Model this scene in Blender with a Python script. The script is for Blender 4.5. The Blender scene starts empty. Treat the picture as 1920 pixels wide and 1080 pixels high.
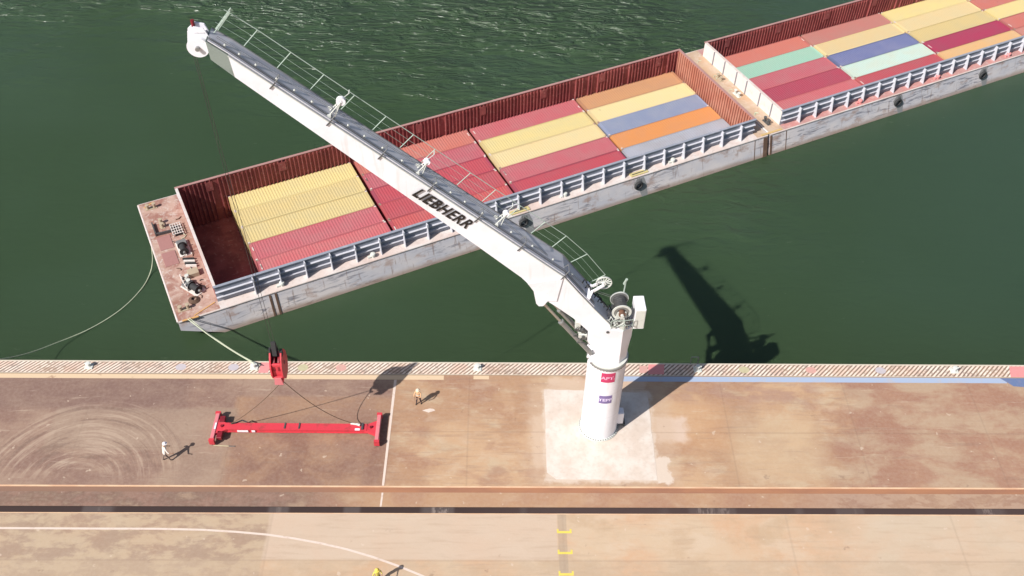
import bpy, bmesh, math, random
from mathutils import Vector, Matrix
random.seed(7)
R = math.radians
sc = bpy.context.scene
col = sc.collection
# ------------------------------------------------------------------ camera
CAM = Vector((-7.5495, -43.3924, 59.9462)); F = 1845.84
th, ps, ro = R(46.153), R(1.184), R(1.208)
fw = Vector((math.sin(ps)*math.cos(th), math.cos(ps)*math.cos(th), -math.sin(th)))
r0 = Vector((math.cos(ps), -math.sin(ps), 0)); u0 = r0.cross(fw)
rr = r0*math.cos(ro)+u0*math.sin(ro); uu = -r0*math.sin(ro)+u0*math.cos(ro)
cd = bpy.data.cameras.new("camera"); cam = bpy.data.objects.new("camera", cd); col.objects.link(cam)
m = Matrix.Identity(4)
for i in range(3):
    m[i][0] = rr[i]; m[i][1] = uu[i]; m[i][2] = -fw[i]; m[i][3] = CAM[i]
cam.matrix_world = m
cd.sensor_width = 36; cd.lens = F/1920*36; cd.clip_end = 2000; cd.clip_start = 0.5
sc.camera = cam
# ------------------------------------------------------------------ light
AZ, EL = 50.2, 44.2
w = bpy.data.worlds.new("World"); sc.world = w; w.use_nodes = True
nt = w.node_tree; nt.nodes.clear()
sky = nt.nodes.new("ShaderNodeTexSky"); sky.sky_type = 'NISHITA'; sky.sun_disc = False
sky.sun_elevation = R(EL); sky.sun_rotation = R(180+AZ); sky.dust_density = 2.0
bg = nt.nodes.new("ShaderNodeBackground"); bg.inputs[1].default_value = 0.07
wo = nt.nodes.new("ShaderNodeOutputWorld")
nt.links.new(sky.outputs[0], bg.inputs[0]); nt.links.new(bg.outputs[0], wo.inputs[0])
sl = bpy.data.lights.new("sun", 'SUN'); sl.energy = 4.4; sl.angle = R(0.53); sl.color = (1.0, 0.965, 0.925)
so = bpy.data.objects.new("sun", sl); col.objects.link(so)
sd = Vector((math.sin(R(AZ))*math.cos(R(EL)), math.cos(R(AZ))*math.cos(R(EL)), -math.sin(R(EL))))
so.rotation_euler = sd.to_track_quat('-Z', 'Y').to_euler(); so.location = (-40, -40, 60)
sc.view_settings.view_transform = 'Standard'; sc.view_settings.look = 'None'
sc.view_settings.gamma = 1; sc.view_settings.exposure = 0.40

# ------------------------------------------------------------------ material helpers
class NT:
    def __init__(s, name):
        s.m = bpy.data.materials.new(name); s.m.use_nodes = True; s.t = s.m.node_tree
        s.b = s.t.nodes['Principled BSDF']; s.o = s.t.nodes['Material Output']
        s._tc = None
    def n(s, k): return s.t.nodes.new(k)
    def put(s, sock, v):
        if isinstance(v, (int, float)): sock.default_value = v
        elif isinstance(v, (tuple, list)):
            sock.default_value = tuple(v)+(1.0,) if (len(v) == 3 and sock.type == 'RGBA') else tuple(v)
        else: s.t.links.new(v, sock)
    def co(s, kind='Object'):
        if not s._tc: s._tc = s.n('ShaderNodeTexCoord')
        return s._tc.outputs[kind]
    def xyz(s, v=None):
        n = s.n('ShaderNodeSeparateXYZ'); s.put(n.inputs[0], v or s.co()); return n.outputs
    def geo(s): return s.n('ShaderNodeNewGeometry').outputs['Position']
    def math(s, op, a, b=0.0, c=0.0, clamp=False):
        n = s.n('ShaderNodeMath'); n.operation = op; n.use_clamp = clamp
        s.put(n.inputs[0], a); s.put(n.inputs[1], b); s.put(n.inputs[2], c); return n.outputs[0]
    def vmul(s, v, k):
        n = s.n('ShaderNodeVectorMath'); n.operation = 'MULTIPLY'; s.put(n.inputs[0], v); s.put(n.inputs[1], k); return n.outputs[0]
    def vadd(s, v, k):
        n = s.n('ShaderNodeVectorMath'); n.operation = 'ADD'; s.put(n.inputs[0], v); s.put(n.inputs[1], k); return n.outputs[0]
    def noise(s, scale, detail=4, rough=0.55, v=None, dist=0.0):
        n = s.n('ShaderNodeTexNoise'); s.put(n.inputs['Vector'], v or s.co()); n.inputs['Scale'].default_value = scale
        n.inputs['Detail'].default_value = detail; n.inputs['Roughness'].default_value = rough
        n.inputs['Distortion'].default_value = dist; return n.outputs['Fac']
    def ramp(s, f, a, b, lo=0.0, hi=1.0):
        n = s.n('ShaderNodeMapRange'); n.interpolation_type = 'SMOOTHSTEP'
        s.put(n.inputs[0], f); s.put(n.inputs[1], a); s.put(n.inputs[2], b); s.put(n.inputs[3], lo); s.put(n.inputs[4], hi)
        return n.outputs[0]
    def mix(s, f, a, b, mode='MIX'):
        n = s.n('ShaderNodeMix'); n.data_type = 'RGBA'; n.blend_type = mode
        s.put(n.inputs[0], f); s.put(n.inputs[6], a); s.put(n.inputs[7], b); return n.outputs[2]
    def mul(s, a, b): return s.math('MULTIPLY', a, b)
    def box(s, x, y, x0, x1, y0, y1, e=0.05):
        a = s.mul(s.ramp(x, x0-e, x0+e), s.ramp(x, x1+e, x1-e))
        b = s.mul(s.ramp(y, y0-e, y0+e), s.ramp(y, y1+e, y1-e)); return s.mul(a, b)
    def bump(s, h, strength=0.3, dist=0.02):
        n = s.n('ShaderNodeBump'); n.inputs['Strength'].default_value = strength; n.inputs['Distance'].default_value = dist
        s.put(n.inputs['Height'], h); s.t.links.new(n.outputs[0], s.b.inputs['Normal'])
    def done(s, colr, rough=0.6, metal=0.0, spec=None):
        s.put(s.b.inputs['Base Color'], colr); s.put(s.b.inputs['Roughness'], rough); s.put(s.b.inputs['Metallic'], metal)
        if spec is not None: s.b.inputs['Specular IOR Level'].default_value = spec
        return s.m

def weathered(name, c, c2=None, amt=0.5, scale=1.2, rough=0.6, metal=0.0, sq=(1, 1, 1), per_obj=0.0, lo=.5, hi=.72):
    t = NT(name); v = t.vmul(t.co(), sq)
    if per_obj:
        oi = t.n('ShaderNodeObjectInfo'); v = t.vadd(v, t.vmul(oi.outputs['Location'], (1.7, 1.3, 1)))
    f = t.noise(scale, 6, .6, v); f = t.ramp(f, lo, hi)
    c2 = c2 or tuple(x*.6 for x in c)
    base = t.mix(t.mul(f, amt), c, c2)
    g = t.noise(scale*6, 4, .6, v); base = t.mix(t.ramp(g, .3, .7, 0, .22), base, tuple(x*.75 for x in c))
    if per_obj:
        hs = t.n('ShaderNodeHueSaturation'); t.put(hs.inputs['Color'], base)
        t.put(hs.inputs['Value'], t.ramp(oi.outputs['Random'], 0, 1, 1-per_obj, 1+per_obj)); t.put(hs.inputs['Hue'], t.ramp(oi.outputs['Random'], 0, 1, .494, .506))
        base = hs.outputs[0]
    t.bump(g, .15, .01)
    return t.done(base, rough, metal)

M = {}
M['white'] = weathered('white_paint', (.86, .83, .84), (.70, .66, .65), .35, .6, .4)
t = NT('crane_white_paint'); v = t.co(); st_ = t.noise(1.6, 5, .62, t.vmul(v, (1.6, 1.6, .14))); g_ = t.noise(.5, 4, .6, v); sp_ = t.noise(5, 4, .6, v)
c = t.mix(t.ramp(g_, .35, .7), (.86, .85, .89), (.77, .755, .78)); c = t.mix(t.mul(t.ramp(st_, .55, .72), .35), c, (.60, .54, .48))
c = t.mix(t.mul(t.ramp(sp_, .68, .74), .4), c, (.48, .36, .28)); Z_ = t.xyz(v)[2]
for zs in (2.7, 5.4): c = t.mix(t.mul(t.ramp(t.math('ABSOLUTE', t.math('SUBTRACT', Z_, zs)), .04, .01), .25), c, (.5, .47, .45))
M['white'] = t.done(c, .42)
M['white2'] = weathered('dull_white_paint', (.62, .63, .58), (.42, .42, .38), .5, 3, .5)
M['grating'] = weathered('grey_grating', (.66, .64, .68), (.80, .78, .80), .8, .8, .6, lo=.4, hi=.62)
M['ggrey'] = weathered('green_grey_steel', (.25, .29, .26), (.14, .17, .15), .5, 1.5, .5)
M['steel'] = weathered('dark_steel', (.10, .10, .10), (.2, .18, .15), .5, 4, .45, .3)
M['greystl'] = weathered('grey_steel', (.28, .28, .27), (.15, .14, .13), .5, 3, .4, .4)
M['rail'] = weathered('rail_steel', (.42, .50, .43), (.30, .36, .3), .4, 3, .5)
M['chrome'] = weathered('rod_chrome', (.5, .5, .48), (.4, .4, .38), .3, 4, .25, .8)
M['black'] = weathered('black_rubber', (.03, .03, .032), (.09, .085, .08), .5, 4, .8)
M['rope'] = weathered('pale_rope', (.55, .58, .42), (.35, .36, .25), .5, 6, .9)
M['wire'] = weathered('dark_wire_rope', (.06, .05, .045), (.1, .08, .06), .5, 8, .7)
M['red'] = weathered('red_paint', (.62, .045, .065), (.34, .05, .05), .8, 2.2, .5)
M['redpale'] = weathered('sun_faded_red', (.66, .20, .22), (.60, .13, .15), .5, 1.5, .5)
M['darkred'] = weathered('dark_red_steel', (.22, .01, .02), (.05, .01, .01), .6, 3, .5)
M['yellow'] = weathered('yellow_paint', (.75, .58, .10), (.5, .4, .1), .5, 3, .6)
M['pink'] = weathered('faded_pink_paint', (.70, .27, .26), (.55, .22, .2), .5, 2, .7)
M['blackpaint'] = weathered('black_lettering', (.015, .012, .012), (.03, .03, .03), .4, 4, .5)
M['signred'] = weathered('sign_crimson', (.55, .04, .13), (.45, .05, .16), .4, 3, .5)
M['signpur'] = weathered('sign_purple', (.20, .15, .34), (.28, .24, .38), .4, 3, .5)
M['signtxt'] = weathered('sign_pink_text', (.75, .40, .55), (.7, .5, .6), .4, 3, .5)
M['signtxt2'] = weathered('sign_lilac_text', (.72, .62, .85), (.6, .5, .8), .4, 3, .5)
M['tan'] = weathered('tan_deck_box', (.42, .34, .24), (.3, .22, .15), .5, 3, .7)
# containers
CC = dict(
    yellow=((.60, .475, .225), (.54, .45, .24)), paleyellow=((.64, .50, .27), (.60, .50, .29)), amber=((.66, .42, .20), (.60, .42, .24)),
    red=((.45, .095, .10), (.40, .12, .125)), pinkred=((.46, .13, .145), (.42, .16, .165)), crimson=((.40, .075, .10), (.35, .09, .11)),
    salmon=((.46, .15, .125), (.43, .17, .15)), brownred=((.44, .18, .155), (.40, .20, .17)), tan=((.47, .245, .135), (.42, .23, .14)),
    orange=((.62, .27, .10), (.57, .27, .13)), blue=((.235, .265, .375), (.28, .30, .38)), darkblue=((.135, .155, .275), (.18, .19, .29)),
    grey=((.33, .335, .375), (.29, .28, .29)), mint=((.31, .51, .40), (.35, .50, .40)), palemint=((.43, .54, .475), (.47, .50, .41)),
    magenta=((.38, .055, .095), (.32, .07, .10)))
def cont_mat(k):
    c, c2 = CC[k]; t = NT('container_paint_'+k)
    oi = t.n('ShaderNodeObjectInfo'); v = t.vadd(t.co(), t.vmul(oi.outputs['Location'], (1.7, 1.3, 1)))
    f = t.ramp(t.noise(.45, 5, .6, v), .35, .7)
    base = t.mix(t.mul(f, .8), c, c2)
    wear = t.ramp(t.noise(1.6, 8, .7, t.vmul(v, (.6, 1.5, 1))), .62, .80)       # chalky scuffs
    base = t.mix(t.mul(wear, .35), base, tuple(min(.8, x*1.25+.10) for x in c))
    rust = t.ramp(t.noise(2.2, 7, .65, t.vadd(v, (9, 4, 2))), .66, .74)
    base = t.mix(t.mul(rust, .55), base, (.16, .07, .04))
    hs = t.n('ShaderNodeHueSaturation'); t.put(hs.inputs['Color'], base)
    t.put(hs.inputs['Value'], t.ramp(oi.outputs['Random'], 0, 1, .9, 1.08)); t.put(hs.inputs['Hue'], t.ramp(oi.outputs['Random'], 0, 1, .495, .505)); hs.inputs['Saturation'].default_value = 1.04
    t.bump(t.noise(3, 5, .6, v), .2, .02)
    return t.done(hs.outputs[0], .62)

# ------------------------------------------------------------------ mesh helpers
class MB:
    def __init__(s): s.v = []; s.f = []; s.mi = []
    def poly(s, pts, mi=0):
        i = len(s.v); s.v += [tuple(p) for p in pts]; s.f.append(tuple(range(i, i+len(pts)))); s.mi.append(mi)
    def add(s, vs, fs, mi=0):
        i = len(s.v); s.v += [tuple(p) for p in vs]
        for f in fs: s.f.append(tuple(a+i for a in f)); s.mi.append(mi)
        return s
    def box(s, x0, x1, y0, y1, z0, z1, mi=0):
        if x1 < x0: x0, x1 = x1, x0
        if y1 < y0: y0, y1 = y1, y0
        if z1 < z0: z0, z1 = z1, z0
        v = [(x, y, z) for z in (z0, z1) for y in (y0, y1) for x in (x0, x1)]
        return s.add(v, [(0, 2, 3, 1), (4, 5, 7, 6), (0, 1, 5, 4), (2, 6, 7, 3), (0, 4, 6, 2), (1, 3, 7, 5)], mi)
    def tube(s, p, q, r, r2=None, n=8, mi=0, cap=True):
        p, q = Vector(p), Vector(q); d = (q-p)
        if d.length < 1e-6: return s
        d.normalize(); a = d.orthogonal().normalized(); b = d.cross(a); r2 = r if r2 is None else r2
        vs = [p+(a*math.cos(t)+b*math.sin(t))*r for t in [2*math.pi*i/n for i in range(n)]]
        vs += [q+(a*math.cos(t)+b*math.sin(t))*r2 for t in [2*math.pi*i/n for i in range(n)]]
        fs = [(i, (i+1) % n, n+(i+1) % n, n+i) for i in range(n)]
        if cap: fs += [tuple(range(n-1, -1, -1)), tuple(range(n, 2*n))]
        return s.add(vs, fs, mi)
    def path(s, pts, r, n=6, mi=0):
        for a, b in zip(pts[:-1], pts[1:]): s.tube(a, b, r, n=n, mi=mi)
        return s
    def bar(s, p, q, wd, h, up=(0, 0, 1), mi=0):
        p, q = Vector(p), Vector(q); d = (q-p).normalized(); up = Vector(up)
        a = d.cross(up)
        if a.length < 1e-4: a = d.orthogonal()
        a.normalize(); b = a.cross(d); a *= wd/2; b *= h/2
        v = [p-a-b, p+a-b, p+a+b, p-a+b, q-a-b, q+a-b, q+a+b, q-a+b]
        return s.add(v, [(0, 3, 2, 1), (4, 5, 6, 7), (0, 1, 5, 4), (1, 2, 6, 5), (2, 3, 7, 6), (3, 0, 4, 7)], mi)
    def prism(s, pts, ax, a0, a1, mi=0):
        """polygon in the two other axes extruded along ax"""
        def P(p, a): return {0: (a, p[0], p[1]), 1: (p[0], a, p[1]), 2: (p[0], p[1], a)}[ax]
        n = len(pts); vs = [P(p, a0) for p in pts]+[P(p, a1) for p in pts]
        fs = [tuple(range(n)), tuple(range(2*n-1, n-1, -1))]+[(i, (i+1) % n, n+(i+1) % n, n+i) for i in range(n)]
        return s.add(vs, fs, mi)
    def lathe(s, prof, n=32, c=(0, 0, 0), mi=0, cap=True):
        vs = []; fs = []
        for r, z in prof:
            for i in range(n):
                t = 2*math.pi*i/n; vs.append((c[0]+r*math.cos(t), c[1]+r*math.sin(t), c[2]+z))
        for k in range(len(prof)-1):
            for i in range(n):
                j = (i+1) % n; fs.append((k*n+i, k*n+j, (k+1)*n+j, (k+1)*n+i))
        if cap: fs += [tuple(range(n-1, -1, -1)), tuple(range((len(prof)-1)*n, len(prof)*n))]
        return s.add(vs, fs, mi)
    def ring(s, c, R1, R2, h, axis=(0, 1, 0), n=24, a0=0, a1=2*math.pi, mi=0):
        """flat annular ring (sheave rim) about an axis"""
        ax = Vector(axis).normalized(); a = ax.orthogonal().normalized(); b = ax.cross(a); c = Vector(c)
        full = abs(a1-a0-2*math.pi) < 1e-3; k = n if full else n+1; vs = []
        for i in range(k):
            t = a0+(a1-a0)*i/n; d = a*math.cos(t)+b*math.sin(t)
            vs += [c+d*R1-ax*h/2, c+d*R2-ax*h/2, c+d*R2+ax*h/2, c+d*R1+ax*h/2]
        fs = []
        for i in range(n):
            p = 4*i; q = 4*((i+1) % k)
            for e in range(4): fs.append((p+e, p+(e+1) % 4, q+(e+1) % 4, q+e))
        return s.add(vs, fs, mi)
    def build(s, name, mats, parent=None, smooth=False, bevel=0.0):
        me = bpy.data.meshes.new(name); me.from_pydata([tuple(v) for v in s.v], [], s.f)
        if not isinstance(mats, (list, tuple)): mats = [mats]
        for mm in mats: me.materials.append(mm)
        me.polygons.foreach_set('material_index', s.mi)
        bm = bmesh.new(); bm.from_mesh(me); bmesh.ops.recalc_face_normals(bm, faces=bm.faces)
        if bevel:
            bmesh.ops.remove_doubles(bm, verts=bm.verts, dist=1e-5)
            es = [e for e in bm.edges if len(e.link_faces) == 2 and e.calc_face_angle(0) > .7]
            bmesh.ops.bevel(bm, geom=es, offset=bevel, segments=1, affect='EDGES')
        bm.to_mesh(me); bm.free()
        if smooth:
            me.polygons.foreach_set('use_smooth', [True]*len(me.polygons))
            me.set_sharp_from_angle(angle=R(40))
        o = bpy.data.objects.new(name, me); col.objects.link(o)
        if parent: o.parent = parent
        return o
def tag(o, label=None, cat=None, group=None, kind=None):
    if label: o['label'] = label
    if cat: o['category'] = cat
    if group: o['group'] = group
    if kind: o['kind'] = kind
    return o
def empty(name, loc, rz=0):
    o = bpy.data.objects.new(name, None); col.objects.link(o); o.location = loc; o.rotation_euler = (0, 0, rz)
    o.empty_display_size = .3; return o
def children(o): return [c for c in bpy.data.objects if c.parent == o]
def copy_tree(o, parent=None):
    c = o.copy(); col.objects.link(c)
    if parent: c.parent = parent
    for ch in children(o): copy_tree(ch, c)
    return c
def text_mesh(name, body, size, mat, parent, mtx, offset=0.0, shear=0.0, xs=1.0, ext=.006, space=1.0):
    cu = bpy.data.curves.new(name+'_c', 'FONT'); cu.body = body; cu.size = size; cu.offset = offset; cu.shear = shear
    cu.align_x = 'CENTER'; cu.align_y = 'CENTER'; cu.extrude = ext; cu.space_character = space
    to = bpy.data.objects.new(name+'_c', cu); col.objects.link(to)
    dg = bpy.context.evaluated_depsgraph_get(); me = bpy.data.meshes.new_from_object(to.evaluated_get(dg))
    bpy.data.objects.remove(to)
    me.transform(mtx @ Matrix.Diagonal((xs, 1, 1, 1))); me.materials.clear(); me.materials.append(mat); me.name = name
    o = bpy.data.objects.new(name, me); col.objects.link(o); o.parent = parent; return o

# ================================================================== SETTING
ZW = -5.9
def sheet(name, x0, x1, y0, y1, z, mat, kind='structure'):
    b = MB(); b.poly([(x0, y0, z), (x1, y0, z), (x1, y1, z), (x0, y1, z)]); o = b.build(name, mat); tag(o, kind=kind); return o
# ---- water
t = NT('harbour_water'); P = t.geo(); X = t.xyz(P)
big = t.noise(.035, 3, .5, P)
murk = t.mix(t.ramp(big, .35, .7), (.036, .065, .029), (.041, .072, .037))
# slightly bluer to the far right, browner close to the quay
murk = t.mix(t.mul(t.ramp(X[0], 10, 45), .6), murk, (.038, .070, .046))
murk = t.mix(t.mul(t.ramp(X[1], 22, 5), .6), murk, (.037, .060, .024))
wv = t.vmul(P, (1.0, 2.6, 1))
h1 = t.noise(.34, 3, .48, wv, 1.1); h2 = t.noise(1.3, 3, .55, wv, .4); h3 = t.noise(.16, 3, .5, wv)
lane = t.noise(.07, 4, .6, t.vmul(P, (.6, 1.4, 1)), .5); diag = t.math('ADD', X[1], t.mul(X[0], .45))
wind = t.mul(t.ramp(t.math('ADD', diag, t.mul(t.math('SUBTRACT', big, .5), 50)), 20, 72), t.ramp(X[0], 34, 4)); wind = t.mul(wind, t.ramp(lane, .30, .62, .35, 1))
hh = t.math('ADD', t.mul(h1, 1.0), t.math('ADD', t.mul(h2, .09), t.mul(h3, .8)))
hh = t.mul(hh, t.math('ADD', t.mul(wind, .95), .02))
t.bump(hh, 1.0, 2.1)
glint = t.mul(t.ramp(h1, .56, .70), wind); murk = t.mix(t.mul(glint, .32), murk, (.075, .105, .075))     # sky glint on wind-lane ripple crests, painted into the water colour
fl = t.ramp(t.noise(1.3, 3, .6, t.vmul(P, (.4, 1.6, 1))), .725, .76)          # thin floating scum
murk = t.mix(t.mul(fl, .5), murk, (.10, .12, .085))
t.b.inputs['IOR'].default_value = 1.33
t.b.inputs['Subsurface Weight'].default_value = 1.0
t.b.inputs['Subsurface Radius'].default_value = (1.0, 1.0, 1.0); t.b.inputs['Subsurface Scale'].default_value = .40
M['water'] = t.done(murk, .24)
def wloc(u, v_): a = R(25.768); return (-29.297+u*math.cos(a)-v_*math.sin(a), 20.592+u*math.sin(a)+v_*math.cos(a), ZW)
b = MB()     # one sheet, open only inside the two dry holds
for (a0, a1, c0, c1) in ((-900, 900, 11.35, 900), (-900, 900, -900, -3.2), (-900, -4.6, -3.2, 11.35), (52.35, 55.95, -3.2, 11.35), (124.5, 900, -3.2, 11.35)):
    b.poly([wloc(a0, c0), wloc(a1, c0), wloc(a1, c1), wloc(a0, c1)])
tag(b.build('water', M['water']), kind='structure')

# ---- concrete of the quay
def concrete(name, zone):
    t = NT(name); P = t.geo(); X = t.xyz(P); x, y = X[0], X[1]
    n1 = t.noise(.16, 5, .6, P, .5); n2 = t.noise(.7, 6, .64, t.vmul(P, (.7, 1.3, 1)), .2); n3 = t.noise(4, 5, .65, P)
    ns = t.noise(1.2, 5, .6, t.vmul(P, (.25, 2.2, 1)), .3)
    if zone == 'quay':
        c = t.mix(t.ramp(n1, .38, .62), (.475, .305, .18), (.37, .215, .125))
        nb = t.noise(.42, 6, .65, t.vadd(t.vmul(P, (.6, 1.15, 1)), (5, 3, 0)), .25); nc = t.noise(.30, 6, .62, t.vadd(t.vmul(P, (.7, 1.2, 1)), (25, 13, 0)), .15)
        c = t.mix(t.mul(t.ramp(nb, .50, .66), .75), c, (.47, .36, .24))
        c = t.mix(t.mul(t.ramp(nc, .50, .64), .65), c, (.30, .155, .10))
        c = t.mix(t.mul(t.ramp(n2, .50, .68), .35), c, (.52, .40, .29))
        c = t.mix(t.mul(t.ramp(ns, .5, .68), .40), c, (.29, .18, .12))
        # panels : darker mauve slabs on the left, red-brown at far right
        dark = t.mix(t.ramp(nb, .38, .62), (.205, .12, .095), (.29, .19, .14))
        c = t.mix(t.mul(t.ramp(x, -15.3, -15.7), .92), c, dark)
        c = t.mix(t.mul(t.box(x, y, -27.3, -15.5, -5.3, 2.6, .25), .65), c, t.mix(t.ramp(nb, .4, .6), (.36, .21, .12), (.25, .135, .09)))
        c = t.mix(t.mul(t.box(x, y, -26.0, -15.6, -5.3, 0.4, 1.4), t.ramp(n1, .42, .56, .0, .75)), c, (.19, .095, .07))
        c = t.mix(t.mul(t.box(x, y, -40.5, -27.0, -2.3, 1.45, .2), .62), c, t.mix(t.ramp(nb, .4, .6), (.36, .265, .19), (.27, .185, .135)))
        c = t.mix(t.mul(t.box(x, y, -31.5, -26.9, -5.3, -2.2, .3), .45), c, (.33, .235, .165))
        c = t.mix(t.mul(t.box(x, y, -60, -31, 1.3, 4.4, .6), .5), c, (.155, .09, .078))
        rb = t.ramp(t.math('ADD', x, t.mul(t.math('SUBTRACT', n1, .5), 22)), 17, 22)
        c = t.mix(t.mul(rb, .75), c, t.mix(t.ramp(nb, .40, .60), (.29, .145, .10), (.38, .26, .175)))
        c = t.mix(t.mul(t.box(x, y, 4, 17, 2.0, 4.2, .8), t.ramp(n2, .38, .6, 0, .75)), c, (.33, .19, .135))
        c = t.mix(t.mul(t.box(x, y, 9.5, 16.5, -4.9, .8, 1.2), .6), c, (.50, .36, .225))
        c = t.mix(t.mul(t.box(x, y, 4.6, 9.6, -2.2, 2.4, .9), .5), c, (.50, .29, .15))
        # tyre arcs swept by turning vehicles
        dx = t.math('ADD', x, 37.2); dy = t.math('ADD', y, 5.6)
        rad = t.math('SQRT', t.math('ADD', t.mul(dx, dx), t.mul(dy, dy))); ang = t.math('ARCTAN2', dy, dx)
        cv = t.n('ShaderNodeCombineXYZ'); t.put(cv.inputs[0], t.mul(rad, 2.6)); t.put(cv.inputs[1], t.mul(ang, 1.1))
        arc = t.noise(1.0, 4, .62, cv.outputs[0], .25)
        msk = t.mul(t.ramp(rad, 1.2, 2.6), t.ramp(t.math('ADD', rad, t.mul(t.math('SUBTRACT', n1, .5), 3)), 8.2, 6.9)); msk = t.mul(msk, t.ramp(y, -5.4, -3.4))
        msk = t.mul(msk, t.ramp(x, -27.5, -33))
        c = t.mix(t.mul(t.ramp(arc, .50, .62), t.mul(msk, .62)), c, (.42, .31, .23))
        c = t.mix(t.mul(t.ramp(arc, .47, .36), t.mul(msk, .6)), c, (.17, .105, .08))
        # pale cement washed out round the crane slab
        wob = t.mul(t.math('SUBTRACT', t.noise(.9, 5, .65, P), .5), 1.6); xw = t.math('ADD', x, wob); yw = t.math('ADD', y, t.mul(wob, .8))
        for (q, cc, f_, e_) in (((-4.12, 4.12, -4.95, 3.35), (.66, .58, .50), .92, .22), ((3.8, 4.85, -5.1, -2.9), (.70, .63, .56), .95, .12), ((4.2, 6.6, -1.4, .9), (.60, .47, .38), .75, .35), ((-4.9, -4.0, -3.8, 1.0), (.55, .42, .32), .7, .3), ((-3.6, 4.0, 3.2, 4.5), (.58, .43, .33), .65, .25), ((-5.2, 5.6, -5.3, 4.0), (.50, .36, .25), .5, .6)):
            c = t.mix(t.mul(t.box(xw, yw, *q, e_), f_), c, cc)
        gr = t.ramp(t.noise(9, 4, .7, P), .60, .72); c = t.mix(t.mul(gr, .22), c, (.15, .10, .07))
        sc2 = t.ramp(t.noise(.9, 7, .7, t.vmul(P, (.16, 2.6, 1)), .15), .58, .66); c = t.mix(t.mul(sc2, .28), c, (.20, .13, .10))
        sc3 = t.ramp(t.noise(1.1, 7, .7, t.vadd(t.vmul(P, (.2, 2.2, 1)), (40, 9, 0)), .15), .60, .68); c = t.mix(t.mul(sc3, .30), c, (.56, .45, .34))
        # slab joints
        for px in (-49, -38.2, -27.1, -9.7, -.2, 9.7, 19.2, 29):
            d = t.math('ABSOLUTE', t.math('SUBTRACT', x, px)); c = t.mix(t.mul(t.ramp(d, .10, .02), .16), c, (.16, .10, .07))
        for py in (-.6,):
            d = t.math('ABSOLUTE', t.math('SUBTRACT', y, t.math('ADD', py, t.ramp(x, -30, -26, -1.5, 0)))); c = t.mix(t.mul(t.ramp(d, .09, .02), .20), c, (.16, .10, .07))
    elif zone == 'strip':   # between the orange rail band and the trench
        c = t.mix(t.ramp(n1, .35, .65), (.41, .245, .14), (.33, .18, .115))
        c = t.mix(t.mul(t.ramp(x, -14, -24), .85), c, t.mix(t.ramp(n2, .4, .6), (.22, .13, .10), (.13, .08, .065)))
        c = t.mix(t.mul(t.ramp(x, 12, 18), .55), c, t.mix(t.ramp(n2, .45, .55), (.38, .27, .20), (.25, .15, .11)))
        c = t.mix(t.mul(t.ramp(n2, .5, .7), .4), c, (.47, .33, .22))
    else:                   # land side of the trench
        nb = t.noise(.45, 6, .65, t.vadd(t.vmul(P, (.6, 1.15, 1)), (5, 3, 0)), .2)
        c = t.mix(t.ramp(n1, .38, .62), (.52, .385, .26), (.53, .335, .205)); c = t.mix(t.mul(t.ramp(nb, .5, .65), .5), c, (.55, .43, .315)); ne = t.noise(.33, 6, .62, t.vadd(t.vmul(P, (.7, 1.3, 1)), (61, 3, 0)), .2); c = t.mix(t.mul(t.ramp(ne, .48, .64), .55), c, (.42, .29, .18))
        c = t.mix(t.mul(t.box(x, y, -23.2, -3.4, -11.0, -7.4, .1), .75), c, (.52, .405, .31))
        c = t.mix(t.mul(t.ramp(x, -22.9, -23.3), .8), c, t.mix(t.ramp(n2, .42, .58), (.43, .325, .22), (.29, .20, .145)))
        c = t.mix(t.mul(t.ramp(x, 12, 20), .55), c, (.50, .41, .31))
        c = t.mix(t.mul(t.ramp(y, -10.8, -11.2), t.ramp(n2, .4, .6, .2, .6)), c, (.43, .32, .22))
        c = t.mix(t.mul(t.ramp(ns, .5, .7), .28), c, (.36, .25, .17))
        gr = t.ramp(t.noise(9, 4, .7, P), .60, .72); c = t.mix(t.mul(gr, .18), c, (.22, .15, .11))
        sc2 = t.ramp(t.noise(.9, 7, .7, t.vmul(P, (.16, 2.6, 1)), .15), .58, .66); c = t.mix(t.mul(sc2, .22), c, (.34, .24, .17))
        for px in (-22.95, -3.0, 12.5, 24):
            d = t.math('ABSOLUTE', t.math('SUBTRACT', x, px)); c = t.mix(t.mul(t.ramp(d, .12, .02), .18), c, (.26, .18, .13))
        d = t.math('ABSOLUTE', t.math('SUBTRACT', y, -11.05)); c = t.mix(t.mul(t.ramp(d, .10, .02), .22), c, (.26, .18, .13))
        d = t.mul(t.box(x, y, -3.35, -2.75, -30, -7.4, .04), .45); c = t.mix(d, c, (.30, .23, .17))
    c = t.mix(t.ramp(n3, .3, .75, 0, .28), c, t.mix(.5, c, (.55, .45, .36)))
    spot = t.ramp(t.noise(1.5, 3, .5, t.vadd(P, (31, 7, 0))), .70, .73); c = t.mix(t.mul(spot, .5), c, (.60, .48, .37))
    dk = t.ramp(t.noise(.9, 4, .6, t.vadd(P, (11, 47, 0))), .66, .74); c = t.mix(t.mul(dk, .4), c, (.18, .11, .08))
    t.bump(n3, .25, .03)
    return t.done(c, .85, spec=.3)
b = MB()
b.box(-130, 130, -5.27, 6.05, -9, 0)
o = tag(b.build('quay_ground', concrete('quay_concrete', 'quay')), kind='structure')
sheet('quay_inner_strip', -130, 130, -6.97, -5.80, 0.0, concrete('strip_concrete', 'strip'))
b = MB(); b.box(-130, 130, -200, -7.46, -9, 0)
tag(b.build('yard_ground', concrete('yard_concrete', 'yard')), kind='structure')
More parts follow.
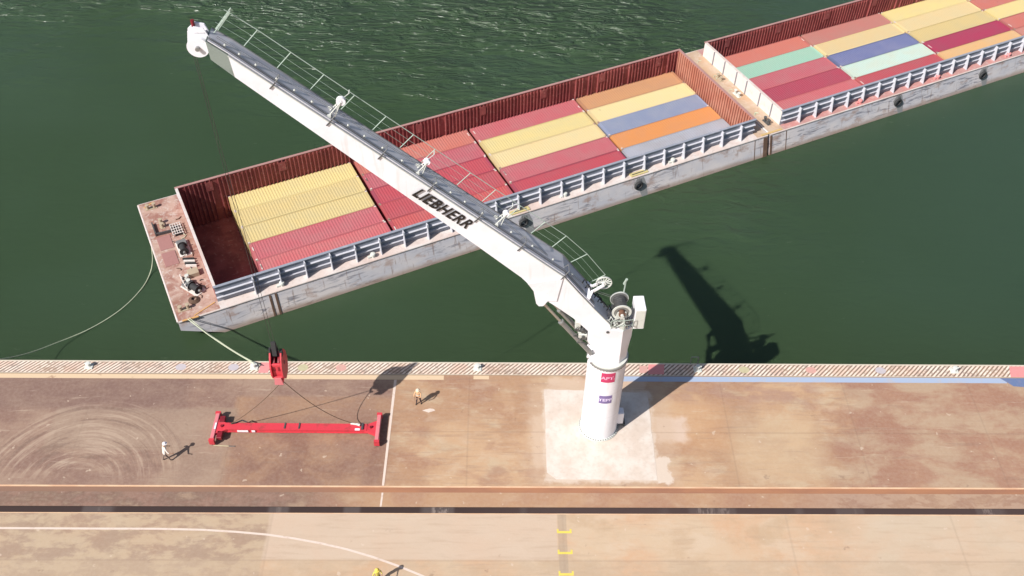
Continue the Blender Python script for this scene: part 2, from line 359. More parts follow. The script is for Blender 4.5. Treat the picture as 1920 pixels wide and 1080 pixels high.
# rail band : rusty recess with a pale lip
t = NT('rusty_rail_band'); P = t.geo(); X = t.xyz(P); n = t.noise(.8, 5, .6, t.vmul(P, (.25, 1, 1)))
c = t.mix(t.ramp(n, .35, .65), (.36, .165, .085), (.29, .135, .08)); c = t.mix(t.mul(t.ramp(X[0], -16, -24), .8), c, (.22, .13, .09))
tag(MB().box(-130, 130, -5.80, -5.27, -.30, -.035).build('crane_rail_recess', t.done(c, .8)), kind='structure')
t = NT('pale_rail_lip'); n = t.noise(2, 4, .6, t.vmul(t.geo(), (.3, 1, 1)))
M['lip'] = t.done(t.mix(t.ramp(n, .35, .65), (.68, .47, .30), (.60, .36, .22)), .8)
tag(MB().box(-130, 130, -5.39, -5.27, -.02, .006).build('crane_rail', M['lip']), kind='structure')
# trench
t = NT('trench_cover'); P = t.geo(); X = t.xyz(P)
n = t.noise(.35, 2, .5, t.vmul(P, (.6, .01, 0)))
c = t.mix(t.ramp(n, .52, .56), (.035, .018, .015), (.075, .055, .05)); fine = t.noise(5, 3, .6, t.vmul(P, (1, .3, 1)))
c = t.mix(t.mul(t.ramp(n, .60, .63), t.ramp(fine, .45, .55)), c, (.19, .15, .13)); c = t.mix(t.mul(t.ramp(X[0], -12, -2), .4), c, (.08, .05, .045))
tag(MB().box(-130, 130, -7.46, -6.97, -.5, -.03).build('cable_trench', t.done(c, .8)), kind='structure')
tag(MB().box(-130, 130, -7.52, -7.46, -.02, .006).build('trench_edge', M['lip']), kind='structure')
# hatched safety strip at the edge
t = NT('hatched_strip'); P = t.geo(); X = t.xyz(P)
ph = t.math('DIVIDE', t.math('ADD', t.math('SUBTRACT', X[0], X[1]), t.mul(t.noise(1.2, 3, .5, P), .10)), .352)
fr = t.math('FRACT', ph); tri = t.math('ABSOLUTE', t.math('SUBTRACT', fr, .5))
st = t.ramp(tri, .17, .27)
base = t.mix(t.ramp(t.noise(.5, 4, .6, P), .35, .65), (.27, .175, .115), (.20, .14, .11))
wht = t.mix(t.ramp(t.noise(.8, 5, .6, P), .4, .65), (.74, .64, .54), (.68, .50, .40))
wearn = t.ramp(t.math('ADD', t.mul(t.noise(3, 5, .6, P), .6), t.mul(t.noise(.35, 3, .6, P), .4)), .60, .50)
c = t.mix(t.mul(st, t.ramp(wearn, 0, 1, .45, 1)), base, wht)
edge = t.math('MAXIMUM', t.ramp(X[1], 5.90, 5.94), t.ramp(X[1], 4.86, 4.82)); c = t.mix(t.mul(edge, .9), c, (.60, .53, .42))
c = t.mix(t.mul(t.ramp(t.math('ABSOLUTE', t.math('SUBTRACT', X[1], 4.76)), .045, .02), .8), c, (.22, .13, .07))
sheet('quay_edge_strip', -130, 130, 4.73, 6.05, .004, t.done(c, .8))
# cream and blue painted lines
t = NT('cream_line'); P = t.geo(); n = t.noise(1.1, 5, .6, t.vmul(P, (.6, 1, 1)))
M['cream'] = t.done(t.mix(t.ramp(n, .60, .70), (.62, .46, .30), (.36, .22, .14)), .8)
sheet('cream_paint_line', -130, -11.7, 4.27, 4.70, .008, M['cream'])
sheet('cream_paint_patch', -9.4, -8.2, 4.34, 4.70, .008, M['cream'])
t = NT('blue_line'); P = t.geo(); n = t.noise(1.1, 5, .6, P)
M['blue'] = t.done(t.mix(t.ramp(n, .5, .75), (.34, .41, .54), (.40, .40, .44)), .7)
sheet('blue_paint_line', 1.0, 32.2, 4.20, 4.70, .008, M['blue'])
b = MB(); b.poly([(31.8, 4.70, .012), (32.6, 3.9, .012), (36, 3.6, .012), (36, 4.70, .012)])
tag(b.build('blue_paint_corner', weathered('deep_blue_paint', (.13, .18, .32), (.25, .22, .3), .5, 2)), kind='structure')
# other road markings
t = NT('white_line'); P = t.geo(); n = t.noise(1.5, 5, .6, P)
M['wline'] = t.done(t.mix(t.ramp(n, .5, .75), (.66, .54, .46), (.50, .38, .30)), .8)
b = MB(); b.poly([(-15.33, 4.25, .005), (-15.50, -5.25, .005), (-15.66, -5.25, .005), (-15.53, 4.25, .005)])
b.poly([(-15.50, -5.83, .005), (-15.53, -6.95, .005), (-15.66, -6.95, .005), (-15.63, -5.83, .005)])
tag(b.build('white_joint_line', M['wline']), kind='structure')
cp = [(-60, -8.6), (-41.2, -8.70), (-34, -8.72), (-30.5, -8.72), (-27.5, -8.79), (-25.2, -8.94), (-23.1, -9.14), (-21.2, -9.43), (-19.4, -9.78), (-17.6, -10.22), (-15.75, -10.8), (-14.1, -11.42), (-12.4, -12.15), (-10, -13.4), (-7, -15.2)]
b = MB(); hw = .075
nrm = []
for i, p in enumerate(cp):
    a = Vector(cp[max(0, i-1)]); c_ = Vector(cp[min(len(cp)-1, i+1)]); d = (c_-a).normalized(); nrm.append(Vector((-d.y, d.x)))
for i in range(len(cp)-1):
    p, q = Vector(cp[i]), Vector(cp[i+1]); n1, n2 = nrm[i]*hw, nrm[i+1]*hw
    b.poly([(*(p-n1), .005), (*(q-n2), .005), (*(q+n2), .005), (*(p+n1), .005)])
tag(b.build('white_curve_line', M['wline']), kind='structure')
b = MB()
for yy in (-8.88, -10.45, -12.0, -13.5):
    b.poly([(-3.42, yy-.10, .005), (-2.42, yy-.10, .005), (-2.42, yy+.06, .005), (-3.42, yy+.06, .005)])
    b.poly([(-3.42, yy+.06, .005), (-3.30, yy+.06, .005), (-3.30, yy+.22, .005), (-3.42, yy+.22, .005)])
    b.poly([(-2.54, yy+.06, .005), (-2.42, yy+.06, .005), (-2.42, yy+.22, .005), (-2.54, yy+.22, .005)])
tag(b.build('yellow_tick_marks', M['yellow']), kind='structure')
# crane foundation
t = NT('fresh_concrete'); P = t.geo(); n = t.noise(.5, 5, .6, P); n2 = t.noise(3, 5, .6, P)
c = t.mix(t.ramp(n, .35, .65), (.66, .59, .52), (.58, .48, .40)); c = t.mix(t.ramp(n2, .45, .75, 0, .35), c, (.45, .36, .28))
M['pad'] = t.done(c, .85)
def ragged(pts, z, amp, name, mat, th=0.0):
    out = []
    for i in range(len(pts)):
        a = Vector(pts[i]); q = Vector(pts[(i+1) % len(pts)]); k = max(2, int((q-a).length/.45))
        for j in range(k):
            p = a.lerp(q, j/k); out.append((p.x+random.uniform(-amp, amp), p.y+random.uniform(-amp, amp), z))
    b = MB(); b.poly(out); return tag(b.build(name, mat), kind='structure')
ragged([(-3.95, -4.1), (-3.3, -4.7), (3.9, -4.75), (3.96, 3.08), (-3.95, 3.4)], .014, .03, 'crane_foundation_slab', M['pad'])
t = NT('cement_stain'); P = t.geo(); n = t.noise(.8, 5, .6, P)
M['stain'] = t.done(t.mix(t.ramp(n, .4, .6), (.54, .42, .33), (.47, .34, .24)), .85)
ragged([(-13.2, 1.35), (-12.6, 1.55), (-12.2, 1.35), (-12.7, 1.15)], .009, .04, 'cement_splash', M['wline'])
# painted marks on the hatched strip
def mark(x, y, sx, sy, mat, sh='rect', name='painted_mark'):
    pts = []
    if sh == 'round': pts = [(x+sx*math.cos(a), y+sy*math.sin(a)) for a in [i*math.pi/8 for i in range(16)]]
    else: pts = [(x-sx, y-sy), (x+sx*.8, y-sy), (x+sx, y+sy), (x-sx*.8, y+sy)]
    b = MB(); b.poly([(p[0], p[1], .009) for p in pts]); tag(b.build(name, mat), kind='structure')
M['lilac'] = weathered('lilac_paint', (.50, .45, .47), (.4, .33, .3), .5, 3)
M['mutedyellow'] = weathered('muted_yellow_paint', (.50, .45, .28), (.4, .32, .2), .5, 3)
M['palered'] = weathered('pale_red_paint', (.60, .33, .28), (.5, .35, .28), .6, 3)
mark(-25.7, 5.4, .42, .52, M['pink']); mark(3.9, 5.4, .35, .35, M['palered']); mark(4.9, 5.42, .7, .5, M['pink']); mark(34.0, 5.35, 1.3, .55, M['pink'])
for x, k in [(-28.12, 'lilac'), (-22.72, 'mutedyellow'), (-19.74, 'palered'), (-32.2, 'lilac'), (11.83, 'mutedyellow'), (17.1, 'palered'), (22.6, 'lilac')]:
    mark(x, 5.42, .42, .34, M[k], 'round')

# ---- bollards
def bollard_mesh():
    root = empty('bollard', (0, 0, 0))
    MB().box(-.42, .42, -.38, .38, 0.005, .10).build('base_plate', M['white2'], root, bevel=.02)
    b = MB(); b.lathe([(.26, .10), (.17, .16), (.15, .42), (.24, .50), (.27, .56), (.22, .62), (.0, .64)], 16); b.tube((-.32, 0, .52), (.34, 0, .52), .09, n=10)
    b.build('bollard_head', M['white2'], root, smooth=True)
    return root
proto = bollard_mesh()
bl = [(-39.3, 'white mooring bollard at the far left of the hatched quay edge'), (-26.5, 'white mooring bollard holding the pale rope beside the red hook block'),
      (-9.1, 'white mooring bollard on the hatched edge just left of the crane'), (8.15, 'grey looking mooring bollard inside the crane shadow on the quay edge'),
      (28.4, 'white mooring bollard near the right end of the blue line')]
for i, (x, lab) in enumerate(bl):
    o = proto if i == 0 else copy_tree(proto)
    o.location = (x, 5.42, 0); o.scale = (.75, .75, .75); tag(o, lab, 'bollard', 'mooring bollards along the quay edge')
# upright loop frame standing beside the shaded bollard (rescue hook frame)
fr_ = empty('ladder_top', (7.95, 6.02, 0)); tag(fr_, 'grey steel ladder hoop rising over the quay edge in the crane shadow', 'ladder')
b = MB(); b.path([(-.28, 0, 0), (-.28, .05, .75), (.28, .05, .75), (.28, 0, 0)], .035); b.build('hoop', M['greystl'], fr_)
b = MB()
for z in (-.3, -.65, -1.0, -1.35, -1.7): b.tube((-.28, .1, z), (.28, .1, z), .02)
b.tube((-.28, .1, 0), (-.28, .1, -2), .03); b.tube((.28, .1, 0), (.28, .1, -2), .03); b.build('rungs', M['greystl'], fr_)

# ================================================================== CRANE
D0 = math.atan2(-.04518, -.99898)
crane = empty('pedestal_crane', (0, 0, 0.014), D0)
tag(crane, 'tall white pedestal crane on the quay, its long boom reaching up left', 'crane')
# pedestal (local x = boom direction, y = camera side)
b = MB(); b.lathe([(1.33, .12), (1.33, 8.0), (1.33, 8.1)], 64); ped = b.build('pedestal', M['white'], crane, smooth=True)
b = MB(); b.lathe([(1.47, 0), (1.47, .10), (1.36, .12)], 64)
for i in range(48):
    a = 2*math.pi*i/48; b.tube((1.42*math.cos(a), 1.42*math.sin(a), .10), (1.42*math.cos(a), 1.42*math.sin(a), .17), .032, n=6, mi=1)
b.build('base_flange', [M['white2'], M['steel']], ped, smooth=True)
b = MB(); b.lathe([(1.33, 8.1), (1.43, 8.12), (1.43, 8.26), (1.30, 8.28)], 64)
for i in range(40): a = 2*math.pi*i/40; b.tube((1.39*math.cos(a), 1.39*math.sin(a), 8.05), (1.39*math.cos(a), 1.39*math.sin(a), 8.13), .03, n=6, mi=1)
b.build('slew_ring', [M['greystl'], M['steel']], crane, smooth=True)
b = MB(); b.lathe([(1.38, 8.28), (1.38, 8.40), (1.25, 8.42)], 64); b.build('slew_ring_cover', M['white2'], crane, smooth=True)
b = MB()
for i in range(0):
    a = 2*math.pi*i/40; b.tube((1.36*math.cos(a), 1.36*math.sin(a), 8.05), (1.36*math.cos(a), 1.36*math.sin(a), 8.12), .03, n=6)

# access steps and service box behind the base
bx = MB().box(-1.75, -1.28, -.35, .25, .5, 1.7).build('service_box', M['white'], ped, bevel=.02)
b = MB(); 
for k in range(4): b.box(-1.62-.12*k, -1.36-.12*k, -.5, .1, .45-.1*k, .49-.1*k)
b.bar((-1.4, -.52, .5), (-1.95, -.52, .02), .03, .08); b.bar((-1.4, .12, .5), (-1.95, .12, .02), .03, .08)
b.tube((-1.5, -.5, .5), (-1.5, -.5, 1.3), .02); b.tube((-1.9, -.5, .1), (-1.9, -.5, .95), .02); b.tube((-1.5, -.5, 1.3), (-1.9, -.5, .95), .02)
b.build('access_steps', M['steel'], ped)
# curved signs on the pedestal
def curved_sign(name, yc, zc, wd, h, mat, mtext, body, size):
    root = MB(); n = 10; r = 1.345; vs = []; fs = []
    for i in range(n+1):
        a = (i/n-.5)*wd/r+yc
        for rr_, z in ((r, zc-h/2), (r, zc+h/2), (r-.012, zc+h/2), (r-.012, zc-h/2)): vs.append((rr_*math.sin(a), rr_*math.cos(a), z))
    for i in range(n):
        for e in range(4): fs.append((4*i+e, 4*i+(e+1) % 4, 4*i+4+(e+1) % 4, 4*i+4+e))
    root.add(vs, fs); s = root.build(name, mat, ped)
    mt = Matrix.Translation((0, 0, 0))
    o = text_mesh('sign_lettering', body, size, mtext, s, Matrix.Identity(4), offset=.012, ext=0, xs=1.15)
    for v in o.data.vertices:                  # wrap round the tube; reads left to right from the camera side
        a = -v.co.x/r+yc; z = zc-.04+v.co.y; rr_ = r+.006; v.co = (rr_*math.sin(a), rr_*math.cos(a), z)
    return s
curved_sign('crimson_sign', .03, 7.30, .98, .98, M['signred'], M['signtxt'], 'APT.', .42)
curved_sign('purple_sign', .03, 4.88, .92, .86, M['signpur'], M['signtxt2'], 'TEPP', .40)
# revolving tower
b = MB(); bot = [(.92, 1.0), (-.62, 1.0), (-1.22, .45), (-1.22, -.45), (-.62, -1.0), (.92, -1.0)]
top = [(1.66, 1.0), (-.60, 1.0), (-1.34, .45), (-1.34, -.45), (-.60, -1.0), (1.66, -1.0)]
zt = [12.28, 11.75, 11.6, 11.6, 11.75, 12.28]; n = 6
vs = [(p[0], p[1], 8.42) for p in bot]+[(bot[i][0], bot[i][1], 9.3) for i in range(n)]+[(top[i][0], top[i][1], 10.8 if i in (0, 5) else 10.6) for i in range(n)]+[(top[i][0], top[i][1], zt[i]) for i in range(n)]
fs = [tuple(range(n))[::-1], tuple(range(3*n, 4*n))]
for k in range(3): fs += [(k*n+i, k*n+(i+1) % n, (k+1)*n+(i+1) % n, (k+1)*n+i) for i in range(n)]
b.add(vs, fs); b.build('slewing_tower', M['white'], crane, bevel=.03)
# boom
def bt_top(d): return 16.85+(d-3.54)*.9115
def bt_bot(d): return 16.53+(d-5.89)*.9974
BT = [(21.9, bt_top(21.9)-.1, bt_bot(21.85), 21.85, .50)]+[(d, bt_top(d), bt_bot(e), e, wd) for d, e, wd in ((20.95, 20.85, .56), (19.05, 19.0, .58), (16.6, 16.55, .60), (14.4, 14.45, .62), (11.4, 11.65, .65), (8.8, 8.7, .70), (7.4, 7.3, .75), (6.29, 6.15, .79))]
BT += [(5.3, bt_top(5.3), 15.75, 5.35, .82), (4.6, bt_top(4.6), 14.85, 4.7, .84), (3.54, 16.85, 14.25, 4.0, .86), (2.5, 15.32, 13.0, 2.75, .84), (1.38, 13.72, 11.5, 1.55, .80), (.15, 12.05, 10.6, .45, .76)]
def boom_seg(st, b):
    vs = []
    for (dt, ztp, zb, db, wd) in st: vs += [(dt, wd, ztp), (dt, -wd, ztp), (db, -wd, zb), (db, wd, zb)]
    k = len(st); fs = [(0, 1, 2, 3), (4*k-1, 4*k-2, 4*k-3, 4*k-4)]
    for i in range(k-1):
        for e in range(4): fs.append((4*i+e, 4*i+(e+1) % 4, 4*i+4+(e+1) % 4, 4*i+4+e))
    b.add(vs, fs); return b
boom = boom_seg(BT[1:], MB()).build('boom', M['white'], crane)
# flange plates : boom edges
b = MB()
for i in range(1, len(BT)-1):
    p, q = BT[i], BT[i+1]
    for s in (1, -1): b.bar((p[0], s*(p[4]+.02), p[1]-.02), (q[0], s*(q[4]+.02), q[1]-.02), .07, .05)
b.build('edge_flange', M['white2'], boom)
# stiffener crease at the knee (cylinder lug fairing)
b = MB(); b.prism([(5.75, 16.35), (5.38, 15.7), (5.18, 14.55), (5.0, 14.30), (4.72, 14.30), (4.45, 14.75), (3.9, 14.7), (3.6, 16.75)], 1, .78, .93); b.build('cylinder_lug', M['white'], boom); b = MB(); b.prism([(5.35, 15.9), (5.18, 14.55), (5.0, 14.30), (4.72, 14.30), (4.45, 14.75), (3.9, 14.9), (4.3, 16.6)], 1, -.92, -.80)
b.build('cylinder_lug', M['white'], boom)
hd = boom_seg(BT[:2], MB()).build('boom_head', M['ggrey'], crane)
# walkway on top of the boom
def top_at(dd, off=0.0):
    for i in range(len(BT)-1):
        a, c_ = BT[i], BT[i+1]
        if c_[0] <= dd <= a[0]:
            f = (a[0]-dd)/(a[0]-c_[0]); z = a[1]+(c_[1]-a[1])*f; wd = a[4]+(c_[4]-a[4])*f
            dx, dz = a[0]-c_[0], a[1]-c_[1]; L = math.hypot(dx, dz); nx, nz = -dz/L, dx/L
            return dd+nx*off, z+nz*off, wd, (nx, nz), (dx/L, dz/L)
    return top_at(min(max(dd, .2), 21.8), off)
b = MB(); ds = [21.85, 20.95, 19.05, 16.6, 14.4, 11.4, 8.8, 7.4, 6.29, 5.3, 4.6, 3.54, 2.5, 1.5]
vs = []
for dd in ds:
    for off in (.05, .10):
        x, z, wd, nn, tt = top_at(dd, off)
        vs += [(x, wd-.05, z), (x, -wd-.18, z)]
fs = []
for i in range(len(ds)-1):
    a = 4*i; c_ = 4*(i+1)
    fs += [(a, a+1, c_+1, c_), (a+2, c_+2, c_+3, a+3), (a, c_, c_+2, a+2), (a+1, a+3, c_+3, c_+1)]
b.add(vs, fs); wk = b.build('walkway', M['grating'], crane)
b = MB()   # pipes and conduits along the walkway
for s_, r_, off, mi in ((.40, .018, .13, 0), (.28, .016, .13, 1), (-.62, .025, .14, 1)):
    pts = []
    for dd in ds:
        x, z, wd, nn, tt = top_at(dd, off); pts.append((x, s_*(wd/.62) if s_ > 0 else -wd-.12, z))
    b.path(pts, r_, mi=mi)
b.build('conduit', [M['steel'], M['greystl']], crane)
b = MB()   # hoist rope along the top of the boom
for s_ in (.10, -.05):
    pts = []
    for dd in (21.6, 16.3, 12.0, 7.6, 1.9):
        x, z, wd, nn, tt = top_at(dd, .42 if dd < 21 else .25); pts.append((x, s_, z))
    pts.append((-.45, s_, 13.7)); b.path(pts, .013)
b.build('boom_rope', M['greystl'], crane)
for dd in (21.2, 20.6, 19.9, 19.0, 18.2, 17.4, 15.7, 14.9, 14.0, 13.0, 11.2, 10.4, 9.6, 8.6, 6.9, 5.6, 4.3, 3.1):
    x, z, wd, nn, tt = top_at(dd, .13); b = MB(); b.tube((x, .16, z), (x+nn[0]*.10, .16, z+nn[1]*.10), .06, n=8); b.build('rope_roller', M['white2'], wk)
# railing on the far side
posts = [21.6, 20.5, 19.05, 17.55, 16.1, 14.55, 13.15, 12.0, 10.05, 8.6, 7.1, 5.6, 4.25, 3.05, 1.75]
rl = empty('railing', (0, 0, 0)); rl.parent = crane
def rp(dd, h):
    x, z, wd, nn, tt = top_at(dd, h); return (x, -wd-.16, z)
for dd in posts:
    b = MB(); b.tube(rp(dd, .05), rp(dd, 1.38), .026, n=6); b.build('post', M['rail'], rl)
for h, r_ in ((1.38, .022), (.92, .008), (.50, .008)):
    b = MB()
    seg = [rp(dd, h) for dd in ([21.85]+posts)]
    b.path(seg, r_, n=5); b.build('rail', M['rail'], rl)
# folded ladder frame at the boom tip
b = MB(); x, z, wd, nn, tt = top_at(21.7, .1)
for s_ in (-wd-.16, -wd+.14):
    b.tube((x, s_, z), (x+nn[0]*1.5-.05, s_-.05, z+nn[1]*1.5), .03, n=6)
for k in range(5): 
    h = .25+k*.28; b.tube((x+nn[0]*h, -wd-.16, z+nn[1]*h), (x+nn[0]*h, -wd+.12, z+nn[1]*h), .02, n=5)
b.build('tip_ladder', M['rail'], crane)
# near side rope-guide brackets
for dd in (19.03, 16.46, 13.96, 11.39, 8.8, 6.26, 3.55):
    x, z, wd, nn, tt = top_at(dd, 0); b = MB()
    b.bar((x-nn[0]*.28, wd+.05, z-nn[1]*.28), (x+nn[0]*.20, wd+.05, z+nn[1]*.20), .06, .05, up=(0, 1, 0)); b.build('bracket', M['steel'], boom)
    b = MB(); p1 = (x+nn[0]*.1, wd, z+nn[1]*.1); p2 = (x+nn[0]*.50, wd-.1, z+nn[1]*.50); p3 = (x+nn[0]*.50, .2, z+nn[1]*.50); p4 = (x+nn[0]*.1, .15, z+nn[1]*.1)
    b.path([p1, p2, p3, p4], .022, n=6); b.build('rope_hoop', M['greystl'], boom)
# rope guide sheaves on stands
def rope_guide(dd, h, rs, big=False):
    x, z, wd, nn, tt = top_at(dd, .1); root = empty('rope_guide', (0, 0, 0)); root.parent = crane
    cx_, cz_ = x+nn[0]*h, z+nn[1]*h
    b = MB()
    if big:
        for k in range(9):
            a = R(-40+k*27); b.tube((cx_, 0, cz_), (cx_-rs*math.cos(a), 0, cz_+rs*math.sin(a)), .035, n=6)
        b.ring((cx_, 0, cz_), rs-.03, rs+.02, .10, n=32); b.tube((cx_, -.14, cz_), (cx_, .14, cz_), .14, n=14)
    else:
        b.ring((cx_, 0, cz_), rs*.35, rs, .20, n=24); b.tube((cx_, -.12, cz_), (cx_, .12, cz_), .07, n=10)
    b.build('sheave', M['white' if not big else 'white2'], root)
    b = MB(); s_ = .42
    if big:
        for sg in (1, -1): 
            b.bar((cx_, sg*.18, cz_), (x+tt[0]*-.1+nn[0]*.35, sg*.22, z+nn[1]*.35), .18, .08, up=(0, 1, 0)); b.bar((x+nn[0]*.38, sg*.20, z+nn[1]*.38), (x+nn[0]*.02, sg*.72, z+nn[1]*.02), .16, .14)
        b.box(x-.16, x+.16, -.72, .72, z+.10, z+.16)
    else:
        for sg in (1, -1):
            b.tube((cx_, sg*.12, cz_), (x, sg*.20, z), .035, n=6); b.tube((cx_, sg*.12, cz_), (x-tt[0]*.32, sg*.20, z-tt[1]*.32), .026, n=6)
        b.tube((x-tt[0]*.15+nn[0]*h*.5, .14, z-tt[1]*.15+nn[1]*h*.5), (x+nn[0]*h*.5, -.14, z+nn[1]*h*.5), .02, n=5)
        b.tube((cx_, -.12, cz_), (cx_-.42, -.35, cz_+.22), .022, n=6); b.tube((cx_-.42, -.35, cz_+.22), (cx_-.42, -.60, cz_+.25), .035, n=6)
    b.build('stand', M['white2' if not big else 'white'], root)
    b = MB(); b.box(x-.1, x+.1, .30, .42, z-.02, z+.12).box(x-.1, x+.1, -.42, -.30, z-.02, z+.12); b.build('foot', M['white2'], root)
rope_guide(16.55, .98, .25); rope_guide(12.15, .80, .19); rope_guide(7.75, .85, .19)
rope_guide(1.95, 1.25, .50, True)
# head sheave and guard at the tip
ts = empty('head_sheave', (0, 0, 0)); ts.parent = crane
b = MB(); b.ring((22.42, .12, 32.95), .10, .54, .20, n=36); b.build('sheave_disc', M['white'], ts, smooth=False)
b = MB(); b.tube((22.42, -.35, 32.95), (22.42, .40, 32.95), .11, n=12); b.build('axle', M['greystl'], ts)
b = MB(); b.prism([(22.9, 33.1), (22.85, 33.7), (22.45, 34.05), (22.0, 33.95), (21.8, 33.4), (21.9, 32.6), (22.2, 32.9)], 1, -.40, -.30); b.prism([(22.9, 33.2), (22.8, 33.75), (22.45, 34.0), (22.0, 33.9), (21.8, 33.4), (22.1, 33.0)], 1, -.05, .0)
b.box(21.95, 22.5, -.4, 0, 33.6, 33.66); b.build('sheave_guard', M['white'], ts)
b = MB(); b.tube((22.5, -.2, 33.9), (22.5, -.2, 34.25), .09, n=10); b.build('warning_lamp', M['darkred'], ts)
# hydraulic cylinders
for s_ in (.50, -.50):
    r_ = empty('luffing_cylinder', (0, 0, 0)); r_.parent = crane
    A = Vector((1.05, s_*1.1, 8.75)); B = Vector((4.93, s_*1.0, 14.5)); Cx = A.lerp(B, .62)
    b = MB(); b.tube(A, Cx, .17, n=14); b.tube(Cx-(B-A).normalized()*.12, Cx+(B-A).normalized()*.05, .20, n=14); b.build('barrel', M['greystl'], r_, smooth=True)
    b = MB(); b.tube(Cx, B, .095, n=12); b.build('rod', M['chrome'], r_, smooth=True)
    b = MB(); b.tube(B+Vector((0, -.16, 0)), B+Vector((0, .16, 0)), .16, n=12); b.tube(A+Vector((0, -.2, 0)), A+Vector((0, .2, 0)), .22, n=12); b.build('pivot_eye', M['white2'], r_)
b = MB(); b.prism([(.7, 8.45), (1.5, 8.45), (1.35, 9.0), (.85, 9.3)], 1, .30, .42); b.prism([(.7, 8.45), (1.5, 8.45), (1.35, 9.0), (.85, 9.3)], 1, -.42, -.30)
b.prism([(.7, 8.45), (1.5, 8.45), (1.35, 9.0), (.85, 9.3)], 1, .74, .84); b.build('cylinder_bracket', M['white'], crane)
# hydraulic unit in front of tower
b = MB(); b.box(1.70, 2.25, .15, .75, 10.9, 11.25); b.box(2.15, 2.5, .2, .62, 11.5, 12.3); b.build('hydraulic_unit', M['white2'], crane, bevel=.03)
b = MB()
for k in range(9):
    x0, z0 = 1.7+random.random()*.7, 10.7+random.random()*1.6
    b.path([(x0, .3+.5*random.random(), z0), (x0+.25, .75, z0-.3*random.random()), (x0-.3, .6, z0-.5), (1.2, .5, z0-.9)], .03, n=5)
b.tube((2.0, .3, 11.6), (2.0, .85, 11.6), .14, n=10); b.tube((1.95, .3, 11.05), (1.95, .9, 11.05), .12, n=10)
b.build('hydraulic_hose', M['steel'], crane)
# winch
wn = empty('hoist_winch', (0, 0, 0)); wn.parent = crane; WX, WZ = -.42, 13.15
b = MB(); b.tube((WX, -.60, WZ), (WX, .55, WZ), .40, n=28)
for k in range(14): b.ring((WX, -.52+k*.077, WZ), .39, .425, .045, n=24)
b.build('rope_drum', M['steel'], wn, smooth=False)
b = MB(); b.ring((WX, -.62, WZ), .40, .60, .05, n=32); b.build('drum_flange', M['greystl'], wn); b = MB(); b.ring((WX, .57, WZ), .30, .60, .05, n=32); b.build('drum_flange', M['greystl'], wn)
b = MB(); b.ring((WX, -.62, WZ), .57, .61, .10, n=32); b.ring((WX, .60, WZ), .50, .64, .06, n=32); b.build('flange_rim', M['white2'], wn)
b = MB(); b.tube((WX, .55, WZ), (WX, .85, WZ), .22, n=16); b.tube((WX, .85, WZ), (WX, .98, WZ), .11, n=12, mi=1); b.build('winch_motor', [weathered('rusty_brown_steel', (.16, .08, .05), (.08, .05, .04), .6, 5), M['white2']], wn)
for s_ in (.68, -.72): b = MB(); b.prism([(WX-.55, 11.6), (WX+.55, 11.75), (WX+.28, WZ+.1), (WX-.28, WZ+.1)], 1, s_-.04, s_+.04); b.build('winch_frame', M['white2'], wn)
b = MB()
for k in range(34):
    x0 = -.9+random.random()*1.1; y0 = .2+random.random()*.8; z0 = 11.85+random.random()*.7
    b.path([(x0, y0, z0), (x0+random.uniform(-.3, .3), y0+random.uniform(-.2, .2), z0+random.uniform(0, .4)), (x0+random.uniform(-.4, .4), y0+random.uniform(-.3, .1), z0-.2)], .03, n=5, mi=k % 2)
b.box(-.75, -.35, .55, .9, 11.7, 12.1, 1); b.box(-.1, .2, .65, .9, 11.8, 12.2, 1)
b.build('pipework', [M['steel'], M['white2']], wn)
b = MB()
for k in range(22):
    x0 = -1.0+random.random()*1.2; y0 = -.7+random.random()*1.6; z0 = 11.8+random.random()*.55
    b.box(x0-.07, x0+.07, y0-.06, y0+.06, z0, z0+.08+.14*random.random())
b.tube((-.9, -.75, 12.6), (-.9, .85, 12.6), .07, n=8); b.tube((.18, .2, 12.2), (.18, .9, 12.2), .12, n=10); b.build('valve_block', M['steel'], wn)
b = MB()
for p_ in ((-1.2, .9), (-.6, .98), (.25, .98)): b.tube((p_[0], p_[1], 11.7), (p_[0], p_[1], 12.75), .022, n=5)
b.path([(-1.2, .9, 12.75), (-.6, .98, 12.75), (.25, .98, 12.75)], .02, n=5); b.path([(-1.2, .9, 12.25), (-.6, .98, 12.25), (.25, .98, 12.25)], .014, n=5)
b.build('guard_rail', M['rail'], wn)
# pipes / dark recess between the boom top and tower
b = MB()
for k in range(9):
    dd = 2.3-k*.22; x, z, wd, nn, tt = top_at(max(dd, .3), .12)
    b.path([(x, -.2+.1*(k % 3), z), (x-.2, -.45+.15*(k % 4), z+.12), (x-.45, .1*(k % 3), z-.2)], .04, n=6)
b.build('hydraulic_hose', M['black'], crane)
# cabinet behind the winch
cb = MB().box(-2.02, -1.32, -.65, .62, 11.5, 13.35).build('electric_cabinet', M['white'], crane, bevel=.03)
b = MB(); b.box(-1.98, -1.36, .62, .635, 11.6, 13.25); b.build('cabinet_door', M['white2'], cb)
b = MB(); b.bar((-1.3, .3, 12.0), (-.9, .3, 11.7), .08, .08); b.bar((-1.3, -.4, 12.0), (-.9, -.4, 11.7), .08, .08); b.build('cabinet_bracket', M['white2'], crane)
b = MB(); b.tube((-.66, -.7, 13.2), (-.72, -.7, 14.9), .05, n=6); b.tube((-.62, -.74, 14.4), (-.74, -.62, 14.95), .08, n=8); b.build('antenna', M['rail'], crane)
b = MB(); b.tube((.42, 1.0, 11.72), (.42, 1.05, 11.72), .10, n=14); b.build('pivot_pin', M['steel'], crane)
